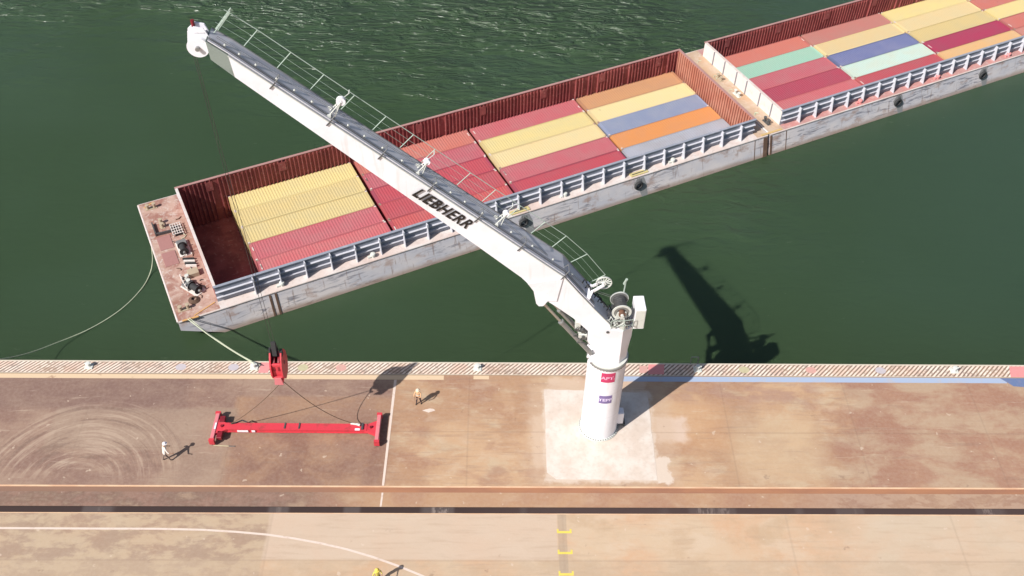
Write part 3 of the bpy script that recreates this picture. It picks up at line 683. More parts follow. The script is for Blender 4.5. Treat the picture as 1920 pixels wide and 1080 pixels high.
# lettering on the boom
Xv = Vector((-3.25, 0, -2.93)).normalized(); Yv = Vector((Xv.z, 0, -Xv.x)); Zv = Vector((0, 1, 0))
mt = Matrix((( Xv.x, Yv.x, Zv.x, 10.80), (Xv.y, Yv.y, Zv.y, .725), (Xv.z, Yv.z, Zv.z, 22.50), (0, 0, 0, 1)))
text_mesh('boom_lettering', 'LIEBHERR', 1.0, M['blackpaint'], boom, mt, offset=.022, shear=.30, xs=.85, ext=.015, space=1.14)

# ================================================================== HOIST ROPES, HOOK BLOCK, SLINGS, SPREADER
XT, YT = -22.47, -1.02
def rope_obj(name, pts, r, mat, label, cat, group=None, n=6):
    b = MB(); b.path(pts, r, n=n); o = b.build(name, mat); tag(o, label, cat, group); return o
for s_, lab in ((.10, 'left fall of dark hoist rope dropping from the boom tip to the red block'), (-.12, 'right fall of dark hoist rope dropping from the boom tip to the red block')):
    rope_obj('hoist_rope', [(XT-.42-s_*.5+.2, YT-.1, 32.8), (XT+.12-s_, YT, 10.55)], .016, M['wire'], lab, 'rope', 'hoist ropes below the boom tip')
hb = empty('hook_block', (XT+.16, YT, 6.75)); tag(hb, 'red crane hook block with dark swivel hanging over the hatched quay edge', 'hook block')
prof = [(-.62, .75), (-.30, .35), (.35, .35), (.70, .75), (.86, 1.35), (.80, 2.0), (.50, 2.55), (.18, 2.85), (-.18, 2.85), (-.50, 2.5), (-.78, 1.95), (-.82, 1.3)]
for s_ in (-.36, .36): b = MB(); b.prism(prof, 0, s_-.05, s_+.05); b.build('cheek_plate', M['red'], hb)
b = MB(); b.box(-.31, .31, -.70, .70, .62, 1.0); b.box(-.31, .31, -.62, -.45, 1.0, 2.2); b.box(-.31, .31, .45, .62, 1.0, 2.2); b.build('block_body', M['red'], hb, bevel=.03)
b = MB()
for x_ in (-.16, .16): b.ring((x_, 0, 1.75), .10, .66, .13, axis=(1, 0, 0), n=28)
b.tube((-.44, 0, 1.75), (.44, 0, 1.75), .12, n=12); b.build('sheaves', M['darkred'], hb)
b = MB(); b.prism([(-.3, 2.7), (.3, 2.7), (.16, 3.3), (.04, 3.85), (-.10, 3.85), (-.22, 3.3)], 0, -.17, .13); b.box(-.42, -.30, -.15, .15, 2.3, 3.1); b.box(.26, .44, -.15, .15, 2.5, 2.95); b.build('swivel', M['black'], hb)
b = MB(); b.tube((0, 0, .5), (0, 0, .0), .10, n=10)
hk = [(0, 0, .10), (0, .18, .0), (0, .26, -.14), (0, .18, -.30), (0, 0, -.36), (0, -.18, -.30), (0, -.22, -.16)]
b.path(hk, .075, n=8); b.build('hook', M['red'], hb)
b = MB(); b.prism([(-.30, .36), (.30, .36), (.22, 1.05), (-.22, 1.05)], 1, -.86, -.80); b.build('guard_plate', M['redpale'], hb)

spx, spy, spa = -22.25, -.66, R(-.3)
sp = empty('container_spreader', (spx, spy, 0.0), spa); tag(sp, 'long red container spreader frame lying on the quay with slings attached', 'spreader')
b = MB(); b.box(-5.3, 5.25, -.24, .24, .30, .62); b.build('main_beam', M['red'], sp, bevel=.02)
b = MB(); b.box(-5.2, 5.15, -.30, .30, .62, .645); b.box(-5.2, 5.15, -.30, .30, .28, .30); b.build('beam_flange', M['red'], sp)
for sx in (-1, 1):
    e = MB(); e.box(sx*5.83, sx*6.10, -1.22, 1.22, .28, .66); eo = e.build('end_beam', M['redpale'], sp, bevel=.02)
    g = MB(); g.prism([(sx*5.0, .24), (sx*5.83, .62), (sx*5.83, -.62), (sx*5.0, -.24)], 2, .34, .60); g.build('gusset', M['red'], sp)
    for sy in (-1, 1):
        c_ = MB(); c_.box(sx*5.78, sx*6.16, sy*1.22-.10, sy*1.22+.10, .17, .68); c_.build('corner_housing', M['red'], eo)
        c_ = MB(); c_.tube((sx*5.97, sy*1.2, .17), (sx*5.97, sy*1.2, .05), .06, n=8); c_.box(sx*5.97-.09, sx*5.97+.09, sy*1.2-.05, sy*1.2+.05, 0.0, .05); c_.build('twistlock', M['steel'], eo)
    l_ = MB(); l_.tube((sx*5.45, .0, .60), (sx*5.45, .0, .72), .10, n=10); l_.build('lift_lug', M['darkred'], sp)
b = MB(); b.box(-5.75, -5.35, .35, .95, .30, .62); b.box(-5.7, -5.3, -1.0, -.40, .30, .60); b.build('twistlock_drive', M['darkred'], sp, bevel=.03)
for q in ((-4.3, -3.5, -.325, -.30, .35, .55), (-3.25, -3.0, -.325, -.30, .35, .55), (-5.98, -5.86, -.28, .28, .661, .67), (4.3, 4.65, -.30, -.12, .646, .66)): MB().box(*q).build('white_plate', M['white'], sp)
b = MB(); b.box(-.9, -.8, -.2, .32, .646, .70); b.box(.15, .25, -.2, .32, .646, .70); b.box(4.75, 4.9, -.25, .33, .646, .74); b.build('strap', M['steel'], sp)
b = MB(); b.tube((4.5, .18, .72), (3.95, .26, .72), .07, n=8); b.tube((4.65, .1, .74), (4.4, .2, .74), .09, n=8); b.build('shackle', M['white2'], sp)
b = MB(); b.tube((-5.9, -1.3, .05), (-4.8, -1.35, .05), .03, n=6, mi=0); b.tube((-4.8, -1.35, .05), (-4.35, -1.36, .05), .035, n=6, mi=1); b.build('lever', [M['mutedyellow'], M['steel']], sp)
def hang(p, q, sag, k=14, side=(0, 0)):
    p, q = Vector(p), Vector(q); out = []
    for i in range(k+1):
        t_ = i/k; v = p.lerp(q, t_); s_ = 4*t_*(1-t_); v.z -= s_*sag; v.x += side[0]*s_; v.y += side[1]*s_; out.append(v)
    return out
HB = (XT+.16, YT, 6.48)
rope_obj('lifting_sling', hang(HB, (-18.2, -.38, .74), .75), .026, weathered('brown_sling', (.13, .08, .05), (.2, .13, .09), .5, 5, .8), 'dark sling from the hook block to the right end of the red spreader', 'sling', 'slings between hook block and spreader')
rope_obj('lifting_sling', hang(HB, (-27.05, -.50, .74), .35), .026, bpy.data.materials['brown_sling'], 'dark sling from the hook block to the left end of the red spreader', 'sling', 'slings between hook block and spreader')
rope_obj('lifting_sling', [(-27.05, -.50, .76), (-26.7, -.40, .72), (-26.3, -.12, .66), (-25.9, -.30, .66)], .05, M['black'], 'short black sling end lying on the left part of the red spreader beam', 'sling', 'slings between hook block and spreader')

# ================================================================== BARGES
BX, BY, BA = -29.297, 20.592, R(25.768)
DK, CT, FL, VN, VF = -3.5, -1.70, -6.95, -4.12, 12.6
HB0 = -7.6
def hv(z): return VN-1.05*max(0, DK-z)/(DK-HB0)   # hull side leans out slightly towards the water
HV0, HV1 = -3.2, 11.35
# materials
t = NT('barge_hull_paint'); v = t.co(); X = t.xyz(v)
n = t.noise(.35, 5, .6, t.vmul(v, (.6, 1, 1.2))); sc_ = t.noise(1.3, 7, .68, t.vmul(v, (.35, 1, 2.4)), .8); rs = t.noise(.9, 6, .65, t.vmul(v, (.5, 1, .9)))
c = t.mix(t.ramp(n, .35, .65), (.68, .625, .615), (.54, .53, .57)); c = t.mix(t.mul(t.mul(t.ramp(sc_, .50, .62), t.ramp(t.noise(.16, 3, .5, t.vmul(v, (1, 1, 2))), .38, .56)), .85), c, (.17, .17, .21))
c = t.mix(t.mul(t.ramp(t.noise(2.5, 5, .6, t.vmul(v, (.4, 1, 3))), .60, .70), .6), c, (.72, .68, .64))
c = t.mix(t.mul(t.ramp(rs, .53, .66), .6), c, (.36, .22, .16))
wl = t.ramp(t.math('ADD', X[2], t.mul(rs, .8)), ZW+1.05, ZW+.45); c = t.mix(t.mul(wl, .75), c, (.33, .22, .16))
strk = t.noise(1.5, 4, .6, t.vmul(v, (2.2, 1, .12))); c = t.mix(t.mul(t.ramp(strk, .60, .68), .5), c, (.20, .11, .07))
t.bump(sc_, .3, .03); M['hull'] = t.done(c, .6)
def deckmat(name, a, b_, c_, rust=(.33, .15, .10)):
    t = NT(name); v = t.co(); n = t.noise(.5, 6, .62, v, .6); n2 = t.noise(2.4, 6, .65, v, .4); n3 = t.noise(.25, 3, .5, v)
    c = t.mix(t.ramp(n, .4, .6), a, b_); c = t.mix(t.mul(t.ramp(n2, .5, .68), .6), c, c_); c = t.mix(t.mul(t.ramp(n3, .5, .65), .5), c, rust)
    t.bump(n2, .3, .02); return t.done(c, .75)
M['deck'] = deckmat('side_deck_paint', (.62, .57, .54), (.60, .50, .455), (.46, .39, .355), (.54, .40, .35))
M['deckred'] = deckmat('red_side_deck_paint', (.50, .22, .20), (.44, .25, .23), (.55, .42, .38), (.42, .20, .18))
M['bowdeck'] = deckmat('rusty_bow_deck', (.30, .145, .11), (.46, .31, .25), (.60, .54, .48), (.24, .12, .07))
M['gapdeck'] = deckmat('tan_end_deck', (.50, .38, .28), (.46, .32, .22), (.55, .46, .38), (.5, .30, .16))
t = NT('hold_rust_red'); v = t.co(); n = t.noise(.6, 6, .62, t.vmul(v, (1, 1, .6))); n2 = t.noise(3, 6, .65, v)
c = t.mix(t.ramp(n, .4, .62), (.30, .075, .07), (.21, .045, .045)); c = t.mix(t.mul(t.ramp(n2, .55, .68), .5), c, (.42, .22, .19)); t.bump(n2, .3, .02)
M['rustred'] = t.done(c, .75)
t = NT('end_wall_rust'); v = t.co(); n = t.noise(.6, 6, .62, v); n2 = t.noise(3, 6, .65, v)
c = t.mix(t.ramp(n, .4, .62), (.40, .15, .10), (.45, .21, .15)); c = t.mix(t.mul(t.ramp(n2, .52, .66), .5), c, (.36, .16, .11)); t.bump(n2, .3, .02)
M['rustend'] = t.done(c, .75)
M['coam'] = weathered('coaming_blue_grey', (.27, .29, .34), (.42, .41, .45), .7, 1.4, .6)
M['coamw'] = weathered('coaming_pale_grey', (.56, .56, .61), (.46, .44, .46), .6, 1.5, .6)
M['capp'] = weathered('coaming_cap_rust', (.40, .22, .20), (.30, .14, .12), .6, 1.5, .6)
M['whitew'] = weathered('white_end_wall', (.72, .67, .62), (.55, .46, .40), .5, 1.2, .6)
M['darkrust'] = weathered('dark_rust_streaks', (.13, .075, .05), (.25, .16, .11), .6, 2, .8)

def barge(name, u0, u1, hu0, hu1, label, rake, capmat, endmat, dmats, posts, rib_near):
    root = empty(name, (BX, BY, 0), BA); tag(root, label, 'barge')
    # hull shell
    if rake: prof = [(u0, DK-.004), (u0, DK-.9), (u0+3.70, ZW-.1), (u0+3.74, HB0), (u1, HB0), (u1, DK-.004)]
    else: prof = [(u0, DK-.004), (u0, HB0), (u1, HB0), (u1, DK-.004)]
    b = MB(); n = len(prof)
    cut = .35 if rake else .0
    b.add([(p[0], hv(p[1]), p[1]) for p in prof]+[(p[0], VF, p[1]) for p in prof],
          [tuple(range(2*n-1, n-1, -1))]+([(0, 1, 2, 5), (2, 3, 4, 5)] if rake else [tuple(range(n))])+[(i, (i+1) % n, n+(i+1) % n, n+i) for i in range(n-1)])
    hull = b.build('hull', M['hull'], root)
    b = MB(); b.tube((u0+.05, VN-.02, DK-.08), (u1-.05, VN-.02, DK-.08), .09, n=8); b.tube((u0+.05, VF, DK-.08), (u1, VF, DK-.08), .09, n=8)
    b.tube((u0, VN, DK-.08), (u0, VF, DK-.08), .10, n=8); b.tube((u1, VN, DK-.08), (u1, VF, DK-.08), .09, n=8)
    b.build('rub_rail', M['deck'], hull)
    # deck ring
    b = MB(); z0, z1 = DK-.03, DK
    b.box(hu0-.06, hu1+.06, VN, HV0-.06, z0, z1, 0); b.box(hu0-.06, hu1+.06, HV1+.06, VF, z0, z1, 0)
    b.box(u0, hu0-.06, VN, VF, z0, z1, 1); b.box(hu1+.06, u1, VN, VF, z0, z1, 2)
    b.build('deck', dmats, root)
    # coaming walls + hold
    b = MB(); T = .06
    b.box(hu0-T, hu1+T, HV0-T, HV0+T, FL, CT-.06, 0); b.box(hu0-T, hu1+T, HV1-T, HV1+T, FL, CT-.06, 1)
    b.box(hu0-T, hu0+T, HV0+T, HV1-T, FL, CT-.06, 2); b.box(hu1-T, hu1+T, HV0+T, HV1-T, FL, CT-.06, 3)
    cw = b.build('coaming', [M['coam'], M['rustred'], endmat, M['rustend']], root)
    b = MB(); a = .13
    b.box(hu0-a, hu1+a, HV0-a, HV0+a, CT-.06, CT, 0); b.box(hu0-a, hu1+a, HV1-a, HV1+a, CT-.06, CT, 1)
    b.box(hu0-a, hu0+a, HV0+a, HV1-a, CT-.06, CT, 2); b.box(hu1-a, hu1+a, HV0+a, HV1-a, CT-.06, CT, 1)
    b.build('coaming_cap', [M['coam'], M['capp'], capmat], cw)
    b = MB(); b.box(hu0+T, hu1-T, HV0+T, HV1-T, FL-.1, FL); b.build('hold_floor', M['rustred'], root)
    # inner ribs, far and end walls, near wall
    b = MB(); u = hu0+.35
    while u < hu1-.2:
        if random.random() > .06:
            b.box(u-.05, u+.05, HV1-T-.16, HV1-T, FL, CT-.12-random.random()*.05)
        u += .40
    u = hu0+3
    while u < hu1-2:
        b.box(u-.35, u+.35, HV1-T-.19, HV1-T-.16, -3.0, -1.95); u += 7.3
    b.build('far_wall_ribs', M['rustred'], cw)
    b = MB(); v_ = HV0+.3
    while v_ < HV1-.2:
        b.box(hu1-T-.15, hu1-T, v_-.05, v_+.05, FL, CT-.12); v_ += .40
    b.build('end_wall_ribs', M['rustend'], cw)
    # near outer side : two stringers and brackets
    b = MB()
    for z in (-2.30, -2.92): b.box(hu0-T, hu1+T, HV0-T-.20, HV0-T, z-.02, z+.02)
    b.build('stringer', M['coamw'], cw)
    br = None
    for u in posts:
        if br is None:
            b = MB(); b.prism([(HV0-T, CT-.07), (HV0-T-.36, CT-.07), (HV0-T-.40, CT-.5), (HV0-T-.62, DK), (HV0-T, DK)], 0, -.035, .035)
            b.box(-.07, .07, HV0-T-.40, HV0-T-.37, CT-.45, CT-.07)
            br = b.build('bracket', M['coamw'], cw); br.location.x = u
        else:
            q = br.copy(); col.objects.link(q); q.location.x = u
    return root, hull, cw
P1 = [-1.35+2.357*i for i in range(23)]
b1, hull1, cw1 = barge('hopper_barge', -8.35, 53.75, -4.6, 52.35, 'nearer barge of containers with rusty deck and an empty gap at its left end', True, M['deck'], M['rustred'], [M['deck'], M['bowdeck'], M['gapdeck']], P1, True)
P2 = [58.1+2.16*i for i in range(31)]
b2, hull2, cw2 = barge('hopper_barge', 54.05, 128, 55.95, 124.5, 'second barge moored behind at upper right with a white end wall', False, M['deck'], M['whitew'], [M['deckred'], M['gapdeck'], M['deck']], P2, True)
# second barge outer white end wall panels
b = MB(); 
for v_ in (9.3, 7.2, 4.9, 3.0, .55, -1.6): b.box(55.70, 55.89, v_-.03, v_+.03, DK, CT-.07)
b.build('end_wall_brackets', weathered('lilac_grey_steel', (.30, .29, .33), (.4, .38, .4), .5, 2), cw2)
b = MB(); b.box(55.855, 55.89, HV0, HV1, DK, CT-.07); b.build('end_wall_plating', M['whitew'], cw2)
b = MB()
for i in range(7): 
    v_ = .2-i*.55; b.bar((55.8, v_, CT), (55.55, v_+.1, CT+.22), .02, .02)
b.build('rope_hooks', M['whitew'], cw2)
# hull seams and rust streak where the barges meet
def hull_strip(par, ua, ub_, th, mat, z0=DK-.25, z1=-7.3, name='corner_fender_bar'):
    b = MB(); b.prism([(hv(z0)-th, z0), (hv(z1)-th, z1), (hv(z1)+.03, z1), (hv(z0)+.03, z0)], 0, ua, ub_); return b.build(name, mat, par)
for q in ((52.06, 52.14, .02), (53.2, 53.72, .05), (-.42, -.24, .05), (.10, .30, .05)): hull_strip(hull1, *q, M['darkrust'])
for q in ((56.15, 56.24, .02), (54.08, 54.3, .05)): hull_strip(hull2, *q, M['darkrust'])
b = MB(); b.box(53.0, 55.6, VN+.02, VN+.28, DK+.004, DK+.06); b.build('yellow_edge_bar', weathered('worn_yellow', (.55, .38, .16), (.45, .3, .15), .5, 3), b2)

# deck machinery of the first barge
def box_part(nm, u, v_, su, sv, h, mat, par=b1, z=DK, bev=.02): return MB().box(u-su/2, u+su/2, v_-sv/2, v_+sv/2, z+.003, z+h).build(nm, mat, par, bevel=bev)
for u, v_ in ((-7.15, 6.2), (-7.2, 3.9)): box_part('deck_hatch', u, v_, 1.25, 1.9, .05, weathered('hatch_pink', (.36, .18, .16), (.3, .14, .12), .5, 2))
def bitts(u, v_, par, mat=M['white2'], rz=0):
    b = MB(); c_, s_ = math.cos(rz), math.sin(rz)
    for k in (-.32, .32):
        x_, y_ = u+k*c_, v_+k*s_; b.lathe([(.15, 0), (.13, .42), (.19, .45), (.19, .52), (0, .54)], 12, (x_, y_, DK)); 
    b.box(u-.55 if abs(c_) > .5 else u-.22, u+.55 if abs(c_) > .5 else u+.22, v_-.22 if abs(c_) > .5 else v_-.55, v_+.22 if abs(c_) > .5 else v_+.55, DK+.003, DK+.05)
    b.build('mooring_bitts', mat, par, smooth=True)
bitts(-6.9, 8.75, b1, M['tan'], math.pi/2); bitts(-7.5, -2.9, b1, M['tan'], 0); bitts(-7.3, 11.6, b1, M['tan'], 0); bitts(-6.4, .3, b1, M['white2'], math.pi/2)
b = MB(); b.bar((-7.7, 9.2, DK+.15), (-7.7, 7.4, DK+.15), .12, .3); b.bar((-7.7, 7.5, DK+.15), (-6.2, 7.4, DK+.15), .12, .3); b.bar((-6.3, 7.4, DK+.15), (-6.2, 8.3, DK+.15), .1, .2); b.build('fairlead_rail', M['steel'], b1)
# grated frame
b = MB()
for k in range(5): b.bar((-6.25+.22*k, 6.55, DK+.35), (-6.25+.22*k, 8.1, DK+.35), .05, .05)
for k in range(5): b.bar((-6.3, 6.6+.37*k, DK+.36), (-5.25, 6.6+.37*k, DK+.36), .05, .05)
for x_, y_ in ((-6.25, 6.6), (-5.3, 6.6), (-6.25, 8.1), (-5.3, 8.1)): b.tube((x_, y_, DK), (x_, y_, DK+.36), .04)
b.build('pipe_rack', M['whitew'], b1)
b = MB(); b.box(-6.1, -5.4, 6.7, 7.2, DK+.003, DK+.22); b.box(-6.0, -5.5, 7.5, 8.0, DK+.003, DK+.25); b.build('valve_box', M['black'], b1)
# capstan + winch
wr = empty('deck_winch', (-5.75, 4.35, DK)); wr.parent = b1
b = MB(); b.tube((-.1, -.45, .38), (-.1, .35, .38), .30, n=16); b.ring((-.1, -.5, .38), .1, .42, .05, n=20); b.ring((-.1, .4, .38), .1, .42, .05, n=20); b.build('drum', M['black'], wr)
b = MB(); b.tube((-.1, -.75, .38), (-.1, -.5, .38), .13, n=12); b.box(-.5, .35, .5, 1.3, .003, .35); b.build('gearbox', M['greystl'], wr)
b = MB(); b.box(-.6, .5, -.7, 1.4, .003, .06); b.build('bed_plate', M['whitew'], wr)
wr2 = copy_tree(wr, b1); wr2.location = (-6.0, -1.0, DK); wr2.rotation_euler = (0, 0, .5)
b = MB()
for k in range(4): b.bar((-6.2+k*.02, 3.25-.33*k, DK+.12), (-5.25, 2.85-.33*k, DK+.12), .14, .24, mi=k % 2)
b.build('chain_stopper', [M['black'], M['whitew']], b1)
box_part('locker', -5.75, 1.0, .95, .75, .45, M['tan'])
b = MB(); 
for k in range(5): b.tube((-6.9+.05*k, .9-.45*k, DK), (-6.9+.05*k, .9-.45*k, DK+.55), .06, n=8)
b.path([(-6.9, .9, DK+.5), (-6.85, 0, DK+.35), (-6.75, -.9, DK+.5)], .03); b.build('chain_posts', M['whitew'], b1)
for k in range(26):
    b = MB()
    u, v_ = random.uniform(-7.0, -5.1), random.uniform(-2.6, 9.2); a = random.random()*3.1; L = random.uniform(.3, .9)
    b.path([(u, v_, DK+.04), (u+L*.5*math.cos(a), v_+L*.5*math.sin(a), DK+.06), (u+L*math.cos(a+.4), v_+L*math.sin(a+.4), DK+.04)], random.choice((.03, .045)), n=5); b.build('loose_rope', (M['black'], M['rope'], M['darkrust'])[k % 3], b1)
b = MB()
for k, r_ in enumerate((.45, .38, .31, .24)): b.ring((-6.5, -2.2, DK+.05+k*.05), r_-.04, r_+.04, .08, axis=(0, 0, 1), n=20)
b.build('rope_coil', M['darkrust'], b1)
b = MB(); b.bar((-7.9, 11.9, DK+.03), (-6.9, 12.4, DK+.03), .14, .05); b.bar((-8.0, -4.2, DK+.03), (-6.6, -4.25, DK+.03), .18, .05); b.bar((-6.9, -4.0, DK+.03), (-4.9, -3.2, DK+.03), .10, .05); b.build('yellow_edge_mark', weathered('worn_orange', (.60, .33, .12), (.5, .3, .2), .5, 3), b1)
# side-deck vents
def vent(u, v_, par, mat):
    b = MB(); b.lathe([(.2, 0), (.2, .25), (.26, .28), (.22, .42), (.0, .48)], 12, (0, 0, 0)); b.box(-.5, -.2, -.12, .12, .003, .18)
    o = b.build('deck_vent', mat, par, smooth=True); o.location = (u, v_, DK)
for u in (1.0, 9.6, 21, 29.6, 42.1): vent(u, -3.72, b1, M['white2'])
for u in (66.4, 77.6, 88.5): vent(u, -3.72, b2, M['pink'])
for u, v_, par in ((38.0, -3.8, b1), (24.6, -3.8, b1)):
    b = MB(); b.box(u-1.0, u+1.0, v_-.28, v_+.22, DK+.003, DK+.10); b.bar((u-.8, v_-.05, DK+.13), (u+.7, v_-.02, DK+.13), .08, .05, mi=1); b.build('towing_pad', [weathered('pad_yellow', (.55, .47, .22), (.5, .36, .2), .5, 3), M['steel']], par)
for u in (53.0,):
    bitts(u, 4.0, b1, M['tan'], math.pi/2); bitts(u, 8.3, b1, M['tan'], math.pi/2)
bitts(54.9, -2.3, b2, M['steel'], math.pi/2); bitts(54.9, 3.2, b2, M['white2'], math.pi/2); bitts(54.9, 6.6, b2, M['tan'], math.pi/2)
for k in range(12):
    b = MB()
    v_ = random.uniform(-3, 11); u = random.choice((53.0, 54.8)); b.path([(u-.3, v_, DK+.04), (u, v_+.3, DK+.05), (u+.3, v_+.1, DK+.04)], .035, n=5); b.build('loose_rope', M['rope'], b2)
# tyre fenders
def wpos(u, v_, z=0): return (BX+u*math.cos(BA)-v_*math.sin(BA), BY+u*math.sin(BA)+v_*math.cos(BA), z)
labs = ['black tyre fender hanging on the nearer barge hull behind the boom', 'black tyre fender on the nearer barge hull at its middle right', 'dark worn fender on the far barge hull, the left one of two', 'dark worn fender on the far barge hull near the right border']
proto = None
for (u, lab) in zip((24.7, 37.7, 71.5, 84.2), labs):
    if proto is None:
        proto = empty('tyre_fender', (0, 0, 0)); b = MB()
        n1_, n2_ = 20, 10; vs = []; fs = []
        for i in range(n1_):
            a = 2*math.pi*i/n1_
            for j in range(n2_):
                c_ = 2*math.pi*j/n2_; rr_ = .45+.17*math.cos(c_); vs.append((rr_*math.cos(a), .17*math.sin(c_), rr_*math.sin(a)))
        for i in range(n1_):
            for j in range(n2_): fs.append((i*n2_+j, ((i+1) % n1_)*n2_+j, ((i+1) % n1_)*n2_+(j+1) % n2_, i*n2_+(j+1) % n2_))
        b.add(vs, fs); b.build('tyre', M['black'], proto, smooth=True)
        b = MB(); b.tube((-.12, .0, .3), (-.12, .22, 1.0), .03); b.tube((.12, .0, .3), (.12, .22, 1.0), .03); b.build('chain', M['steel'], proto); o = proto
    else: o = copy_tree(proto)
    o.location = wpos(u, hv(DK-.95)-.17, DK-.95); o.scale = (.82, .9, .82); o.rotation_euler = (0, 0, BA); tag(o, lab, 'fender', 'tyre fenders along the barge sides')
# dark scuffs the fenders rub on the hull
for par, us in ((hull1, (24.9, 37.9)), (hull2, (71.6, 84.3))):
    for u in us:
        pl = [(u-.7, -4.3), (u-.3, -3.8), (u+.5, -3.8), (u+.8, -4.6), (u+.9, -5.9), (u+.3, -6.1), (u-.1, -5.0)]
        b = MB(); b.add([(p[0], hv(p[1])-.015, p[1]) for p in pl]+[(p[0], hv(p[1])+.02, p[1]) for p in pl], [tuple(range(7)), tuple(range(13, 6, -1))]+[(k, (k+1) % 7, 7+(k+1) % 7, 7+k) for k in range(7)])
        b.build('fender_rub_plate', bpy.data.materials.get('scuffed_grey') or weathered('scuffed_grey', (.27, .27, .27), (.40, .38, .38), .6, 3), par)

# ================================================================== CONTAINERS
CL, CW, CH = 12.19, 2.44, 2.59
castings = None
def container_meshes():
    b = MB(); hl, hw_ = CL/2, CW/2
    # corrugated roof
    prof = []; u = -hl+.25; p = .27
    while u < hl-.25-.001:
        prof += [(u, 0), (u+.07, 0), (u+.105, .016), (u+.20, .016), (u+.235, 0)]; u += p
    prof.append((hl-.25, 0)); roof = MB(); vs = []
    for (u, z) in prof: vs += [(u, -hw_+.10, CH-.05+z), (u, hw_-.10, CH-.05+z)]
    fs = [(2*i, 2*i+1, 2*i+3, 2*i+2) for i in range(len(prof)-1)]; roof.add(vs, fs)
    # corrugated sides
    body = MB()
    for s_ in (-1, 1):
        pr = []; u = -hl+.14
        while u < hl-.2: pr += [(u, 0), (u+.07, 0), (u+.14, .035), (u+.21, .035), (u+.28, 0)]; u += .28
        vs = []
        for (u, d_) in pr: vs += [(min(u, hl-.1), s_*(hw_-.02-d_), .15), (min(u, hl-.1), s_*(hw_-.02-d_), CH-.1)]
        body.add(vs, [(2*i, 2*i+1, 2*i+3, 2*i+2) for i in range(len(pr)-1)])
        body.box(-hl+.1, hl-.1, s_*(hw_-.10), s_*hw_, CH-.12, CH-.012); body.box(-hl+.1, hl-.1, s_*(hw_-.10), s_*hw_, .0, .15)
    for s_ in (-1, 1):
        body.box(s_*(hl-.25), s_*hl, -hw_+.10, hw_-.10, CH-.14, CH-.014); body.box(s_*(hl-.06), s_*(hl-.03), -hw_+.1, hw_-.1, .1, CH-.14)
        for q in (-1, 1): body.box(s_*(hl-.14), s_*(hl-.003), q*(hw_-.13), q*(hw_-.003), 0.12, CH-.12)
        body.box(s_*(hl-.10), s_*hl, -hw_+.1, hw_-.1, 0, .12)
    body.box(-hl+.1, hl-.1, -hw_+.1, hw_-.1, .10, .14)
    cast = MB(); cast.box(0, .18, 0, .16, CH-.118, CH); cast.box(.04, .14, .035, .125, CH, CH+.003)
    return body, roof, cast
bodyB, roofB, castB = container_meshes()
tmpl = {}
M['cast'] = weathered('casting_grey', (.34, .22, .17), (.2, .12, .1), .5, 6)
M['castw'] = weathered('casting_white', (.65, .55, .50), (.45, .3, .25), .5, 6)
cast_me = {}
for k_ in ('cast', 'castw'):
    for ii in range(1):
        o = castB.build('corner_casting', M[k_]); cast_me[k_] = o.data; bpy.data.objects.remove(o)
CN = dict(yellow='yellow', paleyellow='pale yellow', amber='orange-yellow', red='bright red', pinkred='faded pinkish red', crimson='dark crimson', salmon='salmon red', brownred='brownish red',
          tan='tan brown', orange='orange', blue='pale blue', darkblue='deep blue', grey='light grey', mint='mint green', palemint='pale mint', magenta='dark magenta')
rows = ['beside the far wall', 'second from the far wall', 'in the middle row', 'second from the near wall', 'beside the near wall']
def make_container(key):
    cm = bpy.data.materials.get('container_paint_'+key) or cont_mat(key)
    root = empty('shipping_container', (0, 0, 0))
    bodyB.build('body', cm, root); roofB.build('roof', cm, root)
    for sx in (-1, 1):
        for sy in (-1, 1):
            o = bpy.data.objects.new('corner_casting', cast_me['castw' if random.random() < .3 else 'cast']); col.objects.link(o); o.parent = root
            o.scale = (sx, sy, 1); o.location = (-0.0+sx*(CL/2-.18)*1, sy*(CW/2-.16), 0)
    return root
def place(key, uc, vc, ztop, label, group):
    if key not in tmpl: tmpl[key] = make_container(key); o = tmpl[key]
    else: o = copy_tree(tmpl[key])
    x, y, _ = wpos(uc+random.uniform(-.05, .05), vc); o.location = (x, y, ztop-CH); o.rotation_euler = (0, 0, BA+R(random.uniform(-.16, .16))); o.scale = (1.042 if uc < 54 else .994, 1.008, 1)
    if key in ('red', 'pinkred', 'crimson', 'salmon', 'magenta', 'blue') and random.random() < .7:
        e_ = random.choice((-1, 1)); q = random.uniform(-.9, .2); MB().box(e_*5.93-.05, e_*5.93+.05, q, q+random.uniform(.35, .7), CH-.012, CH+.004).build('roof_marking', M['castw'], o)
    tag(o, label, 'container', group)
VR = [9.97, 7.48, 4.98, 2.48, -.02]
bays1 = [(['yellow', 'yellow', 'yellow', 'pinkred', 'pinkred'], 'leftmost bay, near barge'), (['salmon', 'pinkred', 'crimson', 'red', 'red'], 'second bay, near barge'),
         (['pinkred', 'yellow', 'paleyellow', 'pinkred', 'crimson'], 'third bay, near barge'), (['tan', 'paleyellow', 'blue', 'orange', 'grey'], 'rightmost bay, near barge')]
bays2 = [(['salmon', 'mint', 'pinkred', 'crimson', 'pinkred'], 'first bay, far barge'), (['brownred', 'paleyellow', 'darkblue', 'palemint', 'red'], 'second bay, far barge'),
         (['yellow', 'paleyellow', 'yellow', 'magenta', 'amber'], 'third bay, far barge'), (['yellow', 'salmon', 'yellow', 'salmon', 'brownred'], 'bay at right border, far barge')]
for bi, (keys, bn) in enumerate(bays1):
    for ri, k in enumerate(keys):
        place(k, 6.25+13.06*bi, VR[ri]+.05, FL+CH+random.uniform(0, .03), '%s container %s, %s' % (CN[k], rows[ri], bn), 'containers loaded in the barges')
